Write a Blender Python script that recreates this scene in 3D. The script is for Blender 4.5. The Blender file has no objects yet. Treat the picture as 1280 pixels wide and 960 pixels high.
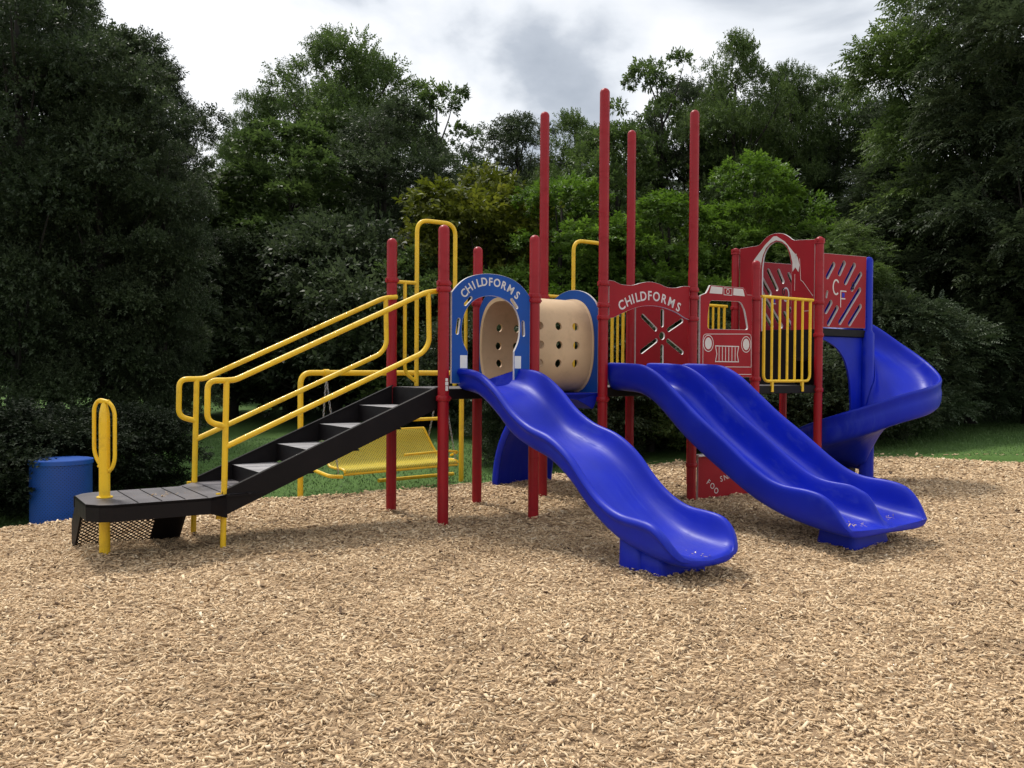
import bpy, bmesh, math, random
import numpy as np
from mathutils import Vector, Matrix
PI = math.pi
R = math.radians
rng = np.random.default_rng(7)
random.seed(7)
scene = bpy.context.scene
C = scene.collection

# ------------------------------------------------------------ materials
def new_mat(name):
    m = bpy.data.materials.new(name); m.use_nodes = True
    nt = m.node_tree
    return m, nt, nt.nodes['Principled BSDF']

def N(nt, kind, **kw):
    n = nt.nodes.new(kind)
    for k, v in kw.items():
        if k in n.inputs: n.inputs[k].default_value = v
        else: setattr(n, k, v)
    return n

def ramp(nt, stops):
    r = nt.nodes.new('ShaderNodeValToRGB')
    e = r.color_ramp.elements
    while len(e) < len(stops): e.new(0.5)
    for el, (p, c) in zip(e, stops):
        el.position = p; el.color = (*c, 1)
    return r

def coated(name, col, rough=0.35, var=0.12, dirt=0.25, bump=0.05, scale=60, dirtcol=(.12, .09, .06), coat=0.0, spec=.5):
    """powder coat / moulded plastic: slight colour drift, dusty patches, fine texture"""
    m, nt, b = new_mat(name)
    tc = N(nt, 'ShaderNodeTexCoord')
    n1 = N(nt, 'ShaderNodeTexNoise', Scale=3.0, Detail=6.0)
    n2 = N(nt, 'ShaderNodeTexNoise', Scale=scale, Detail=3.0)
    n3 = N(nt, 'ShaderNodeTexNoise', Scale=9.0, Detail=8.0, Roughness=.7)
    for n in (n1, n2, n3): nt.links.new(tc.outputs['Object'], n.inputs['Vector'])
    lo = tuple(c * (1 - var) for c in col); hi = tuple(min(1, c * (1 + var)) for c in col)
    r = ramp(nt, [(.3, lo), (.7, hi)])
    nt.links.new(n1.outputs['Fac'], r.inputs['Fac'])
    mx = N(nt, 'ShaderNodeMixRGB'); mx.inputs[2].default_value = (*dirtcol, 1)
    mr = N(nt, 'ShaderNodeMapRange'); mr.inputs[1].default_value = .52; mr.inputs[2].default_value = .8
    mr.inputs[4].default_value = dirt
    nt.links.new(n3.outputs['Fac'], mr.inputs[0]); nt.links.new(mr.outputs[0], mx.inputs[0])
    nt.links.new(r.outputs[0], mx.inputs[1]); nt.links.new(mx.outputs[0], b.inputs['Base Color'])
    rr = N(nt, 'ShaderNodeMapRange'); rr.inputs[3].default_value = rough * .8; rr.inputs[4].default_value = min(1, rough * 1.35)
    nt.links.new(n3.outputs['Fac'], rr.inputs[0]); nt.links.new(rr.outputs[0], b.inputs['Roughness'])
    b.inputs['Specular IOR Level'].default_value = spec
    b.inputs['Coat Weight'].default_value = coat
    bp = N(nt, 'ShaderNodeBump', Strength=bump, Distance=.004)
    nt.links.new(n2.outputs['Fac'], bp.inputs['Height']); nt.links.new(bp.outputs[0], b.inputs['Normal'])
    return m

def perforate(m, scale, hole):
    """punched round holes: real see-through openings laid out on UV (metres)"""
    nt = m.node_tree
    b = nt.nodes['Principled BSDF']; out = nt.nodes['Material Output']
    uv = N(nt, 'ShaderNodeUVMap')
    sc = N(nt, 'ShaderNodeVectorMath', operation='SCALE'); sc.inputs['Scale'].default_value = scale
    mp = N(nt, 'ShaderNodeMapping'); mp.inputs['Rotation'].default_value = (0, 0, R(45)); nt.links.new(uv.outputs[0], mp.inputs[0]); nt.links.new(mp.outputs[0], sc.inputs[0])
    fr = N(nt, 'ShaderNodeVectorMath', operation='FRACTION'); nt.links.new(sc.outputs[0], fr.inputs[0])
    d = N(nt, 'ShaderNodeVectorMath', operation='DISTANCE'); d.inputs[1].default_value = (.5, .5, 0)
    nt.links.new(fr.outputs[0], d.inputs[0])
    lt = N(nt, 'ShaderNodeMath', operation='LESS_THAN'); lt.inputs[1].default_value = hole
    nt.links.new(d.outputs['Value'], lt.inputs[0])
    tr = N(nt, 'ShaderNodeBsdfTransparent'); mix = N(nt, 'ShaderNodeMixShader')
    nt.links.new(lt.outputs[0], mix.inputs[0]); nt.links.new(b.outputs[0], mix.inputs[1]); nt.links.new(tr.outputs[0], mix.inputs[2])
    nt.links.new(mix.outputs[0], out.inputs['Surface'])
    return m

RED = coated('red_powder_coat', (.30, .0045, .012), .36, .1, .08, .03, coat=.05, spec=.3)
REDP = coated('red_sheet_plastic', (.30, .0065, .015), .52, .1, .14, .08, 90, spec=.22)
REDDK = coated('dark_red_sheet_plastic', (.2, .012, .02), .5, .1, .2, .08, 90)
WHITE = coated('white_plastic_core', (.62, .58, .57), .5, .08, .25)
BLUEP = coated('blue_sheet_plastic', (.003, .065, .33), .55, .1, .1, .08, 90, spec=.3)
BLUES = coated('blue_moulded_plastic', (.0008, .0135, .40), .40, .12, .07, .05, 45, coat=.0, dirtcol=(.02, .04, .26), spec=.27)
YEL = coated('yellow_powder_coat', (.80, .50, .010), .4, .08, .2, .03, coat=.1, dirtcol=(.3, .18, .04))
TAN = coated('tan_moulded_plastic', (.58, .40, .235), .5, .1, .25, .06, 60)
BLK = coated('black_vinyl_coating', (.006, .0045, .0055), .5, .25, .1, .25, 160, dirtcol=(.05, .04, .035), spec=.18)
TRL = coated('step_vinyl_sky_sheen', (.36, .35, .36), .4, .15, .4, .5, 200, dirtcol=(.2, .19, .18))  # dark vinyl coloured pale: the sky's reflection is in the base colour
TRD = coated('tread_vinyl_sky_sheen', (.12, .11, .12), .42, .3, .5, .5, 200, dirtcol=(.22, .2, .19))  # greyer than the black coating, with sky sheen painted into the colour
BLKP = perforate(coated('black_perforated_steel', (.007, .006, .007), .5, .2, .1, spec=.3), 36, .34)
YELP = perforate(coated('yellow_perforated_steel', (.56, .42, .02), .45, .08, .12), 42, .25)
CANP = perforate(coated('blue_perforated_steel', (.003, .06, .32), .45, .1, .1), 42, .16)
CANB = coated('blue_steel_rim', (.003, .07, .36), .35, .08, .12)
DARKIN = coated('black_can_liner', (.01, .01, .012), .6)
STEEL = coated('galvanised_steel', (.35, .35, .36), .38, .1, .1)
STEEL.node_tree.nodes['Principled BSDF'].inputs['Metallic'].default_value = .9
def scuffed(m, axis_scale, tint, amt):
    """long faint wear streaks along the run of the slide"""
    nt = m.node_tree; b = nt.nodes['Principled BSDF']
    tc = N(nt, 'ShaderNodeTexCoord'); mp = N(nt, 'ShaderNodeMapping'); mp.inputs['Scale'].default_value = axis_scale
    n = N(nt, 'ShaderNodeTexNoise', Scale=1.0, Detail=10.0, Roughness=.75); nt.links.new(tc.outputs['Object'], mp.inputs[0]); nt.links.new(mp.outputs[0], n.inputs['Vector'])
    mr = N(nt, 'ShaderNodeMapRange'); mr.inputs[1].default_value = .52; mr.inputs[2].default_value = .72; mr.inputs[4].default_value = amt; nt.links.new(n.outputs['Fac'], mr.inputs[0])
    src = b.inputs['Base Color'].links[0].from_socket; mx = N(nt, 'ShaderNodeMixRGB'); mx.inputs[2].default_value = (*tint, 1)
    nt.links.new(mr.outputs[0], mx.inputs[0]); nt.links.new(src, mx.inputs[1]); nt.links.new(mx.outputs[0], b.inputs['Base Color'])
    rs = b.inputs['Roughness'].links[0].from_socket; ad = N(nt, 'ShaderNodeMath', operation='ADD'); nt.links.new(rs, ad.inputs[0]); nt.links.new(mr.outputs[0], ad.inputs[1]); nt.links.new(ad.outputs[0], b.inputs['Roughness'])
scuffed(BLUES, (38, 2.2, 2.2), (.05, .08, .42), .42)
scuffed(RED, (6, 6, 14), (.16, .01, .015), .5)
scuffed(YEL, (9, 9, 9), (.5, .3, .03), .5)
STICK = coated('white_sticker', (.7, .7, .68), .5, .04, .1)

# ------------------------------------------------------------ mesh helpers
class MB:
    def __init__(s): s.v = []; s.f = []; s.mi = []; s.uv = {}
    def add(s, vs, fs, mi=0, uvs=None):
        o = len(s.v); s.v += [tuple(p) for p in vs]
        for k, f in enumerate(fs):
            if uvs is not None: s.uv[len(s.f)] = [uvs[i] for i in f]
            s.f.append(tuple(i + o for i in f)); s.mi.append(mi)
    def box(s, x0, x1, y0, y1, z0, z1, mi=0):
        vs = [(x, y, z) for x in (x0, x1) for y in (y0, y1) for z in (z0, z1)]
        s.add(vs, [(0, 1, 3, 2), (4, 6, 7, 5), (0, 4, 5, 1), (2, 3, 7, 6), (0, 2, 6, 4), (1, 5, 7, 3)], mi)
    def tube(s, path, r, seg=14, closed=False, mi=0, cap=True):
        P = [Vector(p) for p in path]; n = len(P)
        rr = r if hasattr(r, '__len__') else [r] * n
        T = []
        for i in range(n):
            if closed: t = P[(i + 1) % n] - P[i - 1]
            else: t = P[min(i + 1, n - 1)] - P[max(i - 1, 0)]
            T.append(t.normalized())
        up = Vector((0, 0, 1)) if abs(T[0].z) < .9 else Vector((0, 1, 0))
        nrm = (up - T[0] * up.dot(T[0])).normalized()
        vs = []
        for i in range(n):
            if i: 
                nrm = nrm - T[i] * nrm.dot(T[i]); nrm.normalize()
            b = T[i].cross(nrm)
            for k in range(seg):
                a = 2 * PI * k / seg
                vs.append(P[i] + (nrm * math.cos(a) + b * math.sin(a)) * rr[i])
        fs = []
        for i in range(n if closed else n - 1):
            j = (i + 1) % n
            for k in range(seg):
                k2 = (k + 1) % seg
                fs.append((i * seg + k, i * seg + k2, j * seg + k2, j * seg + k))
        if cap and not closed:
            fs.append(tuple(range(seg))[::-1]); fs.append(tuple((n - 1) * seg + k for k in range(seg)))
        s.add(vs, fs, mi)
    def lathe(s, x, y, prof, seg=24, mi=0):
        """prof: (r,z) list from bottom to top"""
        vs = []; fs = []
        for r, z in prof:
            for k in range(seg):
                a = 2 * PI * k / seg; vs.append((x + r * math.cos(a), y + r * math.sin(a), z))
        for i in range(len(prof) - 1):
            for k in range(seg):
                k2 = (k + 1) % seg
                fs.append((i * seg + k, i * seg + k2, (i + 1) * seg + k2, (i + 1) * seg + k))
        fs.append(tuple(range(seg))[::-1]); fs.append(tuple((len(prof) - 1) * seg + k for k in range(seg)))
        s.add(vs, fs, mi)
    def build(s, name, mats, parent=None, smooth=True, angle=40, subsurf=0, bevel=0):
        me = bpy.data.meshes.new(name)
        me.from_pydata(s.v, [], s.f)
        if not isinstance(mats, (list, tuple)): mats = [mats]
        for m in mats: me.materials.append(m)
        me.polygons.foreach_set('material_index', s.mi)
        if s.uv:
            ul = me.uv_layers.new(name='UVMap')
            for pi_, p in enumerate(me.polygons):
                if pi_ in s.uv:
                    for li, uv in zip(p.loop_indices, s.uv[pi_]): ul.data[li].uv = uv
        me.update()
        bm = bmesh.new(); bm.from_mesh(me); bmesh.ops.recalc_face_normals(bm, faces=bm.faces); bm.to_mesh(me); bm.free()
        o = bpy.data.objects.new(name, me); C.objects.link(o)
        if parent: o.parent = parent
        if smooth: shade(me, angle)
        if bevel:
            b = o.modifiers.new('bevel', 'BEVEL'); b.width = bevel; b.segments = 2; b.limit_method = 'ANGLE'; b.angle_limit = R(35)
        if subsurf:
            sm = o.modifiers.new('smooth', 'SUBSURF'); sm.levels = subsurf; sm.render_levels = subsurf
        return o

def shade(me, angle=40):
    me.polygons.foreach_set('use_smooth', [True] * len(me.polygons))
    if angle < 180:
        bm = bmesh.new(); bm.from_mesh(me)
        for e in bm.edges:
            if len(e.link_faces) == 2 and e.calc_face_angle(0) > R(angle): e.smooth = False
        bm.to_mesh(me); bm.free()

def rounded(pts, rad, n=6, closed=False):
    """polyline with filleted corners"""
    P = [Vector(p) for p in pts]; out = []; m = len(P)
    for i in range(m):
        if not closed and i in (0, m - 1): out.append(P[i]); continue
        a, b, c = P[i - 1], P[i], P[(i + 1) % m]
        d1 = (a - b); d2 = (c - b); r = min(rad, d1.length * .49, d2.length * .49)
        p0 = b + d1.normalized() * r; p2 = b + d2.normalized() * r
        for k in range(n + 1):
            t = k / n; out.append(p0 * (1 - t) ** 2 + b * 2 * t * (1 - t) + p2 * t * t)
    return out

def empty(name, loc=(0, 0, 0), rz=0):
    o = bpy.data.objects.new(name, None); C.objects.link(o); o.location = loc; o.rotation_euler = (0, 0, rz)
    o.empty_display_size = .2
    return o
def tag(o, label=None, cat=None, group=None, kind=None):
    if label: o['label'] = label
    if cat: o['category'] = cat
    if group: o['group'] = group
    if kind: o['kind'] = kind
    return o

def curve_mesh(polys, half, bevel=.002):
    cu = bpy.data.curves.new('outline', 'CURVE'); cu.dimensions = '2D'; cu.fill_mode = 'BOTH'
    cu.extrude = half; cu.bevel_depth = bevel; cu.bevel_resolution = 1; cu.offset = -bevel
    for poly in polys:
        sp = cu.splines.new('POLY'); sp.points.add(len(poly) - 1)
        for p, q in zip(sp.points, poly): p.co = (q[0], q[1], 0, 1)
        sp.use_cyclic_u = True
    o = bpy.data.objects.new('outline', cu); C.objects.link(o)
    dg = bpy.context.evaluated_depsgraph_get(); dg.update()
    me = bpy.data.meshes.new_from_object(o.evaluated_get(dg))
    bpy.data.objects.remove(o); bpy.data.curves.remove(cu)
    return me

def to_plane(me, plane, off):
    """(x,y,z) of the flat sheet -> local frame; plane 'b': face looks to -b, 'a': face looks to -a"""
    n = len(me.vertices); co = np.empty(n * 3, 'f'); me.vertices.foreach_get('co', co); co = co.reshape(-1, 3)
    out = np.empty_like(co)
    if plane == 'b': out[:, 0] = co[:, 0]; out[:, 1] = off - co[:, 2]; out[:, 2] = co[:, 1]
    else: out[:, 1] = co[:, 0]; out[:, 0] = off - co[:, 2]; out[:, 2] = co[:, 1]
    me.vertices.foreach_set('co', out.ravel()); me.update()

def panel(name, outline, holes, plane, off, th, face, edge, parent):
    me = curve_mesh([outline] + holes, th / 2)
    nz = [abs(p.normal.z) for p in me.polygons]
    to_plane(me, plane, off)
    me.materials.clear(); me.materials.append(face); me.materials.append(edge)
    for p, z in zip(me.polygons, nz): p.material_index = 0 if z > .95 else 1; p.use_smooth = False
    bm = bmesh.new(); bm.from_mesh(me); bmesh.ops.remove_doubles(bm, verts=bm.verts, dist=1e-5); bmesh.ops.recalc_face_normals(bm, faces=bm.faces); bm.to_mesh(me); bm.free()
    me.name = name
    o = bpy.data.objects.new(name, me); C.objects.link(o); o.parent = parent
    return o

def flat_shape(name, polys, plane, off, mat, parent, half=.0015):
    me = curve_mesh(polys, half, 0)
    to_plane(me, plane, off); me.materials.clear(); me.materials.append(mat)
    bm = bmesh.new(); bm.from_mesh(me); bmesh.ops.recalc_face_normals(bm, faces=bm.faces); bm.to_mesh(me); bm.free()
    o = bpy.data.objects.new(name, me); C.objects.link(o); o.parent = parent
    return o

def stroke_poly(pts, w, closed=False):
    """outline polygons of a stroked line (list of polygons for curve_mesh)"""
    P = [Vector((p[0], p[1])) for p in pts]; m = len(P)
    L = []; Rr = []
    for i in range(m):
        if closed: d1 = (P[i] - P[i - 1]).normalized(); d2 = (P[(i + 1) % m] - P[i]).normalized()
        else:
            d1 = (P[i] - P[max(i - 1, 0)]); d2 = (P[min(i + 1, m - 1)] - P[i])
            if d1.length < 1e-9: d1 = d2
            if d2.length < 1e-9: d2 = d1
            d1 = d1.normalized(); d2 = d2.normalized()
        t = (d1 + d2).normalized(); nn = Vector((-t.y, t.x)); k = 1 / max(.5, nn.dot(Vector((-d1.y, d1.x))))
        L.append(P[i] + nn * w / 2 * k); Rr.append(P[i] - nn * w / 2 * k)
    if closed: return [[tuple(p) for p in L], [tuple(p) for p in Rr]]
    return [[tuple(p) for p in L] + [tuple(p) for p in reversed(Rr)]]

def slot(p0, p1, w, n=6):
    """rounded-end slot outline"""
    a = Vector(p0); b = Vector(p1); d = (b - a).normalized(); ang = math.atan2(d.y, d.x); out = []
    for c, s0 in ((b, -PI / 2), (a, PI / 2)):
        for k in range(n + 1):
            t = ang + s0 + PI * k / n; out.append((c.x + w / 2 * math.cos(t), c.y + w / 2 * math.sin(t)))
    return out
def circle(cx, cy, rx, ry=None, n=24): 
    ry = ry or rx
    return [(cx + rx * math.cos(2 * PI * k / n), cy + ry * math.sin(2 * PI * k / n)) for k in range(n)]
def smooth2d(pts, n=6, closed=True):
    """Catmull-Rom through points"""
    P = [Vector((p[0], p[1])) for p in pts]; m = len(P); out = []
    for i in range(m if closed else m - 1):
        if closed: p0, p1, p2, p3 = P[i - 1], P[i], P[(i + 1) % m], P[(i + 2) % m]
        else: p0, p1, p2, p3 = P[max(i - 1, 0)], P[i], P[i + 1], P[min(i + 2, m - 1)]
        for k in range(n):
            t = k / n
            q = .5 * ((2 * p1) + (p2 - p0) * t + (2 * p0 - 5 * p1 + 4 * p2 - p3) * t * t + (3 * p1 - p0 - 3 * p2 + p3) * t ** 3)
            out.append((q.x, q.y))
    if not closed: out.append(tuple(P[-1]))
    return out

def lettering(text, placements, size, plane, off, mat, parent, bold=.004, name='lettering', wide=1.0):
    """placements: (x, y, angle_degrees) for each letter; joined into one raised mesh"""
    verts = []; faces = []
    for ch, (x, y, ang) in zip(text, placements):
        cu = bpy.data.curves.new('letter', 'FONT'); cu.body = ch; cu.size = size; cu.align_x = 'CENTER'; cu.align_y = 'CENTER'
        cu.extrude = .0015; cu.offset = bold; cu.resolution_u = 4
        o = bpy.data.objects.new('letter', cu); C.objects.link(o)
        dg = bpy.context.evaluated_depsgraph_get(); dg.update()
        me = bpy.data.meshes.new_from_object(o.evaluated_get(dg))
        bpy.data.objects.remove(o); bpy.data.curves.remove(cu)
        c, s = math.cos(R(ang)), math.sin(R(ang)); o0 = len(verts)
        for v in me.vertices:
            vx = v.co.x * wide
            verts.append((x + c * vx - s * v.co.y, y + s * vx + c * v.co.y, v.co.z))
        for p in me.polygons: faces.append(tuple(i + o0 for i in p.vertices))
        bpy.data.meshes.remove(me)
    me = bpy.data.meshes.new(name); me.from_pydata(verts, [], faces)
    to_plane(me, plane, off); me.materials.append(mat)
    bm = bmesh.new(); bm.from_mesh(me); bmesh.ops.recalc_face_normals(bm, faces=bm.faces); bm.to_mesh(me); bm.free()
    o = bpy.data.objects.new(name, me); C.objects.link(o); o.parent = parent
    return o

def interp(tab, x):
    xs = [t[0] for t in tab]; ys = [t[1] for t in tab]
    if xs[0] > xs[-1]: xs = xs[::-1]; ys = ys[::-1]
    # monotone-ish cubic via numpy fine resample
    return float(np.interp(x, xs, ys))
# ------------------------------------------------------------ playground structure
root = empty('playground_structure', (.8674, 8.4559, 0), .6063)
tag(root, 'red, blue and yellow playground structure with slides, stair and tunnel standing on wood chips', 'playground set')

# posts: (a, b, height, [collar heights])
RP = .0475
posts = [(-1.772, .93, 2.55, [2.16, 1.12]), (-1.772, -.02, 2.55, [2.06, 2.01, 1.095]),
         (-.828, .93, 2.55, [1.985, 1.12]), (-.828, -.02, 2.55, [2.0, 1.96, 1.12]),
         (0, .95, 4.02, [2.09, 1.1]), (0, 0, 4.02, [2.165, 1.96, 1.84, 1.06]),
         (1.214, .95, 4.02, [2.08, 1.1]), (1.214, 0, 4.02, [2.17, 2.09, 1.87, 1.06, .36]),
         (2.19, 0, 2.55, [2.13, 1.25]), (2.19, .95, 2.55, [2.1, 1.1]),
         (3.30, 0, 2.892, [2.86, 2.14, 1.76, 1.12]), (3.30, 1.26, 2.892, [2.87, 2.14, 1.76, 1.12]),
         (4.27, 1.26, 1.8, [1.76])]
for i, (a, b, h, cl) in enumerate(posts):
    m = MB()
    r = RP
    prof = [(r, -.08)] + [(r, .4 + (h - .45) * k / 3) for k in range(3)] + [(r, h - .045)]
    prof += [(r * math.cos(t), h - .045 + .045 * math.sin(t)) for t in [R(15), R(35), R(55), R(75), R(86)]]
    m.lathe(a, b, prof, 28)
    p = m.build('post', RED, root)
    for z in cl:
        c = MB()
        c.lathe(a, b, [(r + .001, z - .024), (r + .009, z - .022), (r + .011, z - .016), (r + .011, z + .016), (r + .009, z + .022), (r + .001, z + .024)], 28)
        for sx in (-1, 1):                                   # clamp ears with bolt heads
            c.box(a + sx * (r + .004) - .012, a + sx * (r + .004) + .012, b - .012 - .0, b + .012, z - .016, z + .016)
            c.lathe(a + sx * (r + .012), b - .017, [(.0, z - .009), (.009, z - .008), (.009, z + .008), (0.0, z + .009)], 8)
        c.build('collar', RED, p)
    if h == 2.892:
        c = MB(); c.lathe(a, b, [(r + .001, h - .07), (r + .01, h - .066), (r + .01, h - .05), (r + .004, h - .02), (.03, h + .008), (.008, h + .018)], 24)
        c.build('cap', RED, p)
s_ = MB()
s_.box(-1.78, -1.755, -.0705, -.0695, 1.16, 1.2); s_.box(-1.782, -1.753, -.0705, -.0695, 1.205, 1.235); s_.box(-1.78, -1.757, -.0705, -.0695, 1.24, 1.265)
o = s_.build('sticker', STICK, root, smooth=False); tag(o, 'small white label stuck on the front left red post')

# decks
def deck(name, a0, a1, b0, b1, z, th=.085):
    m = MB(); e = .035
    m.box(a0 + e, a1 - e, b0 + e, b1 - e, z - .012, z)
    for x0, x1, y0, y1 in ((a0, a1, b0, b0 + e), (a0, a1, b1 - e, b1), (a0, a0 + e, b0 + e, b1 - e), (a1 - e, a1, b0 + e, b1 - e)):
        m.box(x0, x1, y0, y1, z - th, z + .002)
    d = m.build(name, BLK, root, smooth=False, bevel=.006)
    t = MB()                                                # tread surface, sky reflection put into its grey
    t.add([(a0 + .01, b0 + .01, z + .005), (a1 - .01, b0 + .01, z + .005), (a1 - .01, b1 - .01, z + .005), (a0 + .01, b1 - .01, z + .005)], [(0, 1, 2, 3)])
    t.build('tread_surface', TRD, d, smooth=False)
    return d
deck('deck', -1.78, -.82, .0, .93, 1.17)
deck('deck', 0.0, 1.2, 0.0, .95, 1.17)
deck('deck', 1.203, 2.19, 0.0, .95, 1.17)
deck('deck', 2.193, 3.3, 0.0, 1.2, 1.17)
deck('deck', 3.32, 4.22, 0.0, 1.26, 1.84)
m = MB(); m.box(3.285, 3.3, .03, 1.22, 1.18, 1.83); m.box(3.0, 3.28, .1, 1.15, 1.46, 1.5); m.box(2.985, 3.0, .1, 1.15, 1.18, 1.5)
o = m.build('riser', BLK, root, smooth=False); tag(o, 'black step and riser up to the higher deck')

# ---- stair
def stringer(b):
    m = MB(); t = .012
    top = [(-3.60, .44), (-3.535, .468), (-1.80, 1.19)]; bot = [(-1.80, 1.01), (-3.56, .278), (-3.60, .262)]
    prof = top + bot
    vs = [(a, b - t / 2, z) for a, z in prof] + [(a, b + t / 2, z) for a, z in prof]; n = len(prof)
    m.add(vs, [tuple(range(n)), tuple(range(n, 2 * n))[::-1]] + [(i, (i + 1) % n, n + (i + 1) % n, n + i) for i in range(n)])
    # flange lips
    for (a0, z0), (a1, z1) in (((-3.56, .458), (-1.80, 1.19)), ((-3.56, .278), (-1.80, 1.01))):
        w = .03 if b < .4 else -.03
        m.add([(a0, b, z0), (a1, b, z1), (a1, b + w, z1 + .001), (a0, b + w, z0 + .001), (a0, b, z0 - .006), (a1, b, z1 - .006), (a1, b + w, z1 - .006), (a0, b + w, z0 - .006)],
              [(0, 1, 2, 3), (4, 7, 6, 5), (0, 4, 5, 1), (3, 2, 6, 7), (0, 3, 7, 4), (1, 5, 6, 2)])
    m.build('stringer', BLK, stair, smooth=False)
stair = empty('stair'); stair.parent = root
stringer(.03); stringer(.87)
for k in range(4):
    a0 = -3.27 + .378 * k; z = .54 + .157 * k
    m = MB(); m.box(a0, a0 + .38, .04, .86, z - .012, z); m.box(a0, a0 + .012, .04, .86, z - .136, z - .012); m.box(a0 + .001, a0 + .02, .04, .86, z - .03, z - .0125)
    st = m.build('step', BLK, stair, smooth=False)
    t = MB(); t.add([(a0 - .002, .045, z + .004), (a0 + .375, .045, z + .004), (a0 + .375, .855, z + .004), (a0 - .002, .855, z + .004)], [(0, 1, 2, 3)])
    t.build('tread_surface', TRL, st, smooth=False)
m = MB(); m.box(-1.795, -1.783, .04, .86, 1.0, 1.16); m.build('riser', BLK, stair, smooth=False)

# ---- transfer platform
plat = empty('transfer_platform'); plat.parent = root
out = [(-4.505, .05), (-4.44, -.05), (-4.36, -.085), (-3.72, -.105), (-3.58, .0), (-3.27, .02), (-3.27, .87), (-3.58, .86), (-3.75, .66), (-4.36, .66), (-4.44, .62), (-4.5, .53)]
m = MB(); n = len(out)
vs = [(a, b, .415) for a, b in out] + [(a, b, .40) for a, b in out]
m.add(vs, [tuple(range(n)), tuple(range(n, 2 * n))[::-1]] + [(i, (i + 1) % n, n + (i + 1) % n, n + i) for i in range(n)])
sk = out[11:] + out[:5]
for i in range(len(sk) - 1):                                # folded front skirt
    (a0, b0), (a1, b1) = sk[i], sk[i + 1]
    z1a = .305; z1b = .305
    if i >= 4: z1a = .305 if i == 4 else .25; z1b = .25
    m.add([(a0, b0, .42), (a1, b1, .42), (a1, b1, z1b), (a0, b0, z1a)], [(0, 1, 2, 3)])
    m.add([(a0 * .998 - .006, b0 + .012, .41), (a1 * .998 - .006, b1 + .012, .41), (a1 * .998 - .006, b1 + .012, z1b), (a0 * .998 - .006, b0 + .012, z1a)], [(3, 2, 1, 0)])
m.add([(-3.74, -.1, .31), (-3.57, .0, .25), (-3.57, .02, .4), (-3.74, -.08, .4)], [(0, 1, 2, 3)])
m.box(-4.49, -3.6, .64, .655, .32, .40)
top = m.build('platform_body', BLK, plat, smooth=False)
t = MB(); vs = [(a * .997 - .012, .3 + (b - .3) * .975, .4195) for a, b in out]; t.add(vs, [tuple(range(n))]); t.build('tread_surface', TRD, top, smooth=False)
g = MB()
for k in range(6):
    a = -4.2 + .155 * k; g.box(a, a + .006, -.07, .62, .4215, .4235)
g.build('tread_seam', BLK, top, smooth=False)
# perforated lower side step with end plates
def plate(a):
    q = [(.55, .40), (.66, .40), (.9, .17), (.89, -.03), (.80, -.03), (.40, .38)]
    m = MB(); n = len(q); t = .008
    m.add([(a - t, b, z) for b, z in q] + [(a + t, b, z) for b, z in q], [tuple(range(n)), tuple(range(n, 2 * n))[::-1]] + [(i, (i + 1) % n, n + (i + 1) % n, n + i) for i in range(n)])
    m.build('end_plate', BLK, plat, smooth=False)
plate(-4.46); plate(-3.72)
m = MB(); m.add([(-4.45, .45, .375), (-3.93, .45, .375), (-3.93, .83, -.02), (-4.45, .83, -.02)], [(0, 1, 2, 3)], uvs=[(0, .55), (.52, .55), (.52, 0), (0, 0)])
m.build('perforated_skirt', BLKP, plat, smooth=False)
m = MB(); m.add([(-3.93, .45, .375), (-3.73, .40, .385), (-3.73, .78, -.02), (-3.93, .83, -.02)], [(0, 1, 2, 3)]); m.build('skirt_end', BLK, plat, smooth=False)
# grab post
m = MB(); m.lathe(-4.341, .31, [(.037, -.06), (.037, .6), (.037, .95), (.034, 1.02), (.022, 1.08), (.006, 1.1)], 22)
m.lathe(-4.341, .31, [(.055, .421), (.055, .428), (.04, .434)], 20)
gp = m.build('grab_post', YEL, root)
m = MB()
d = Vector((.66, -.75, 0)).normalized()
cc = Vector((-4.341, .31, 0)); hw = .085
pts = [cc + d * (-hw * .55) + Vector((0, 0, .66)), cc + d * -hw + Vector((0, 0, .74)), cc + d * -hw + Vector((0, 0, 1.06)), cc + d * (-hw * .55) + Vector((0, 0, 1.115)),
       cc + d * (hw * .55) + Vector((0, 0, 1.095)), cc + d * hw + Vector((0, 0, 1.03)), cc + d * hw + Vector((0, 0, .68)), cc + d * (hw * .55) + Vector((0, 0, .6))]
m.tube(rounded(pts, .05, 4, True), .0135, 10, closed=True)
m.tube([cc + Vector((0, 0, 1.1)) + d * -.04, cc + Vector((0, 0, 1.1)) + d * .04], .013, 10)
m.tube([cc + Vector((0, 0, .645)) + d * -.05, cc + Vector((0, 0, .61)) + d * .05], .013, 10)
m.build('grab_loop', YEL, gp)

# ---- handrails
def handrail(b, near):
    m = MB(); r = .0215
    m.tube([(-3.593, b, -.05), (-3.565, b, 1.25)], r)
    loop = [(-3.575, b, .915), (-3.705, b, .95), (-3.70, b, 1.25), (-3.56, b, 1.25), (-3.50, b, 1.255), (-1.90, b, 1.985), (-1.772, b if near else b, 2.0)]
    m.tube(rounded(loop, .11, 7), r)
    low = [(-3.572, b, .765), (-1.935, b, 1.475), (-1.875, b, 1.56), (-1.885, b, 1.985)]
    m.tube(rounded(low, .1, 7), r)
    m.box(-3.64, -3.61, b - .012, b + .012, .24, .43)
    for z in (.28, .39): m.tube([(-3.625, b - .022, z), (-3.625, b - .01, z)], .009, 8)
    m.build('handrail', YEL, root)
handrail(.04, True); handrail(.83, False)

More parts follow.
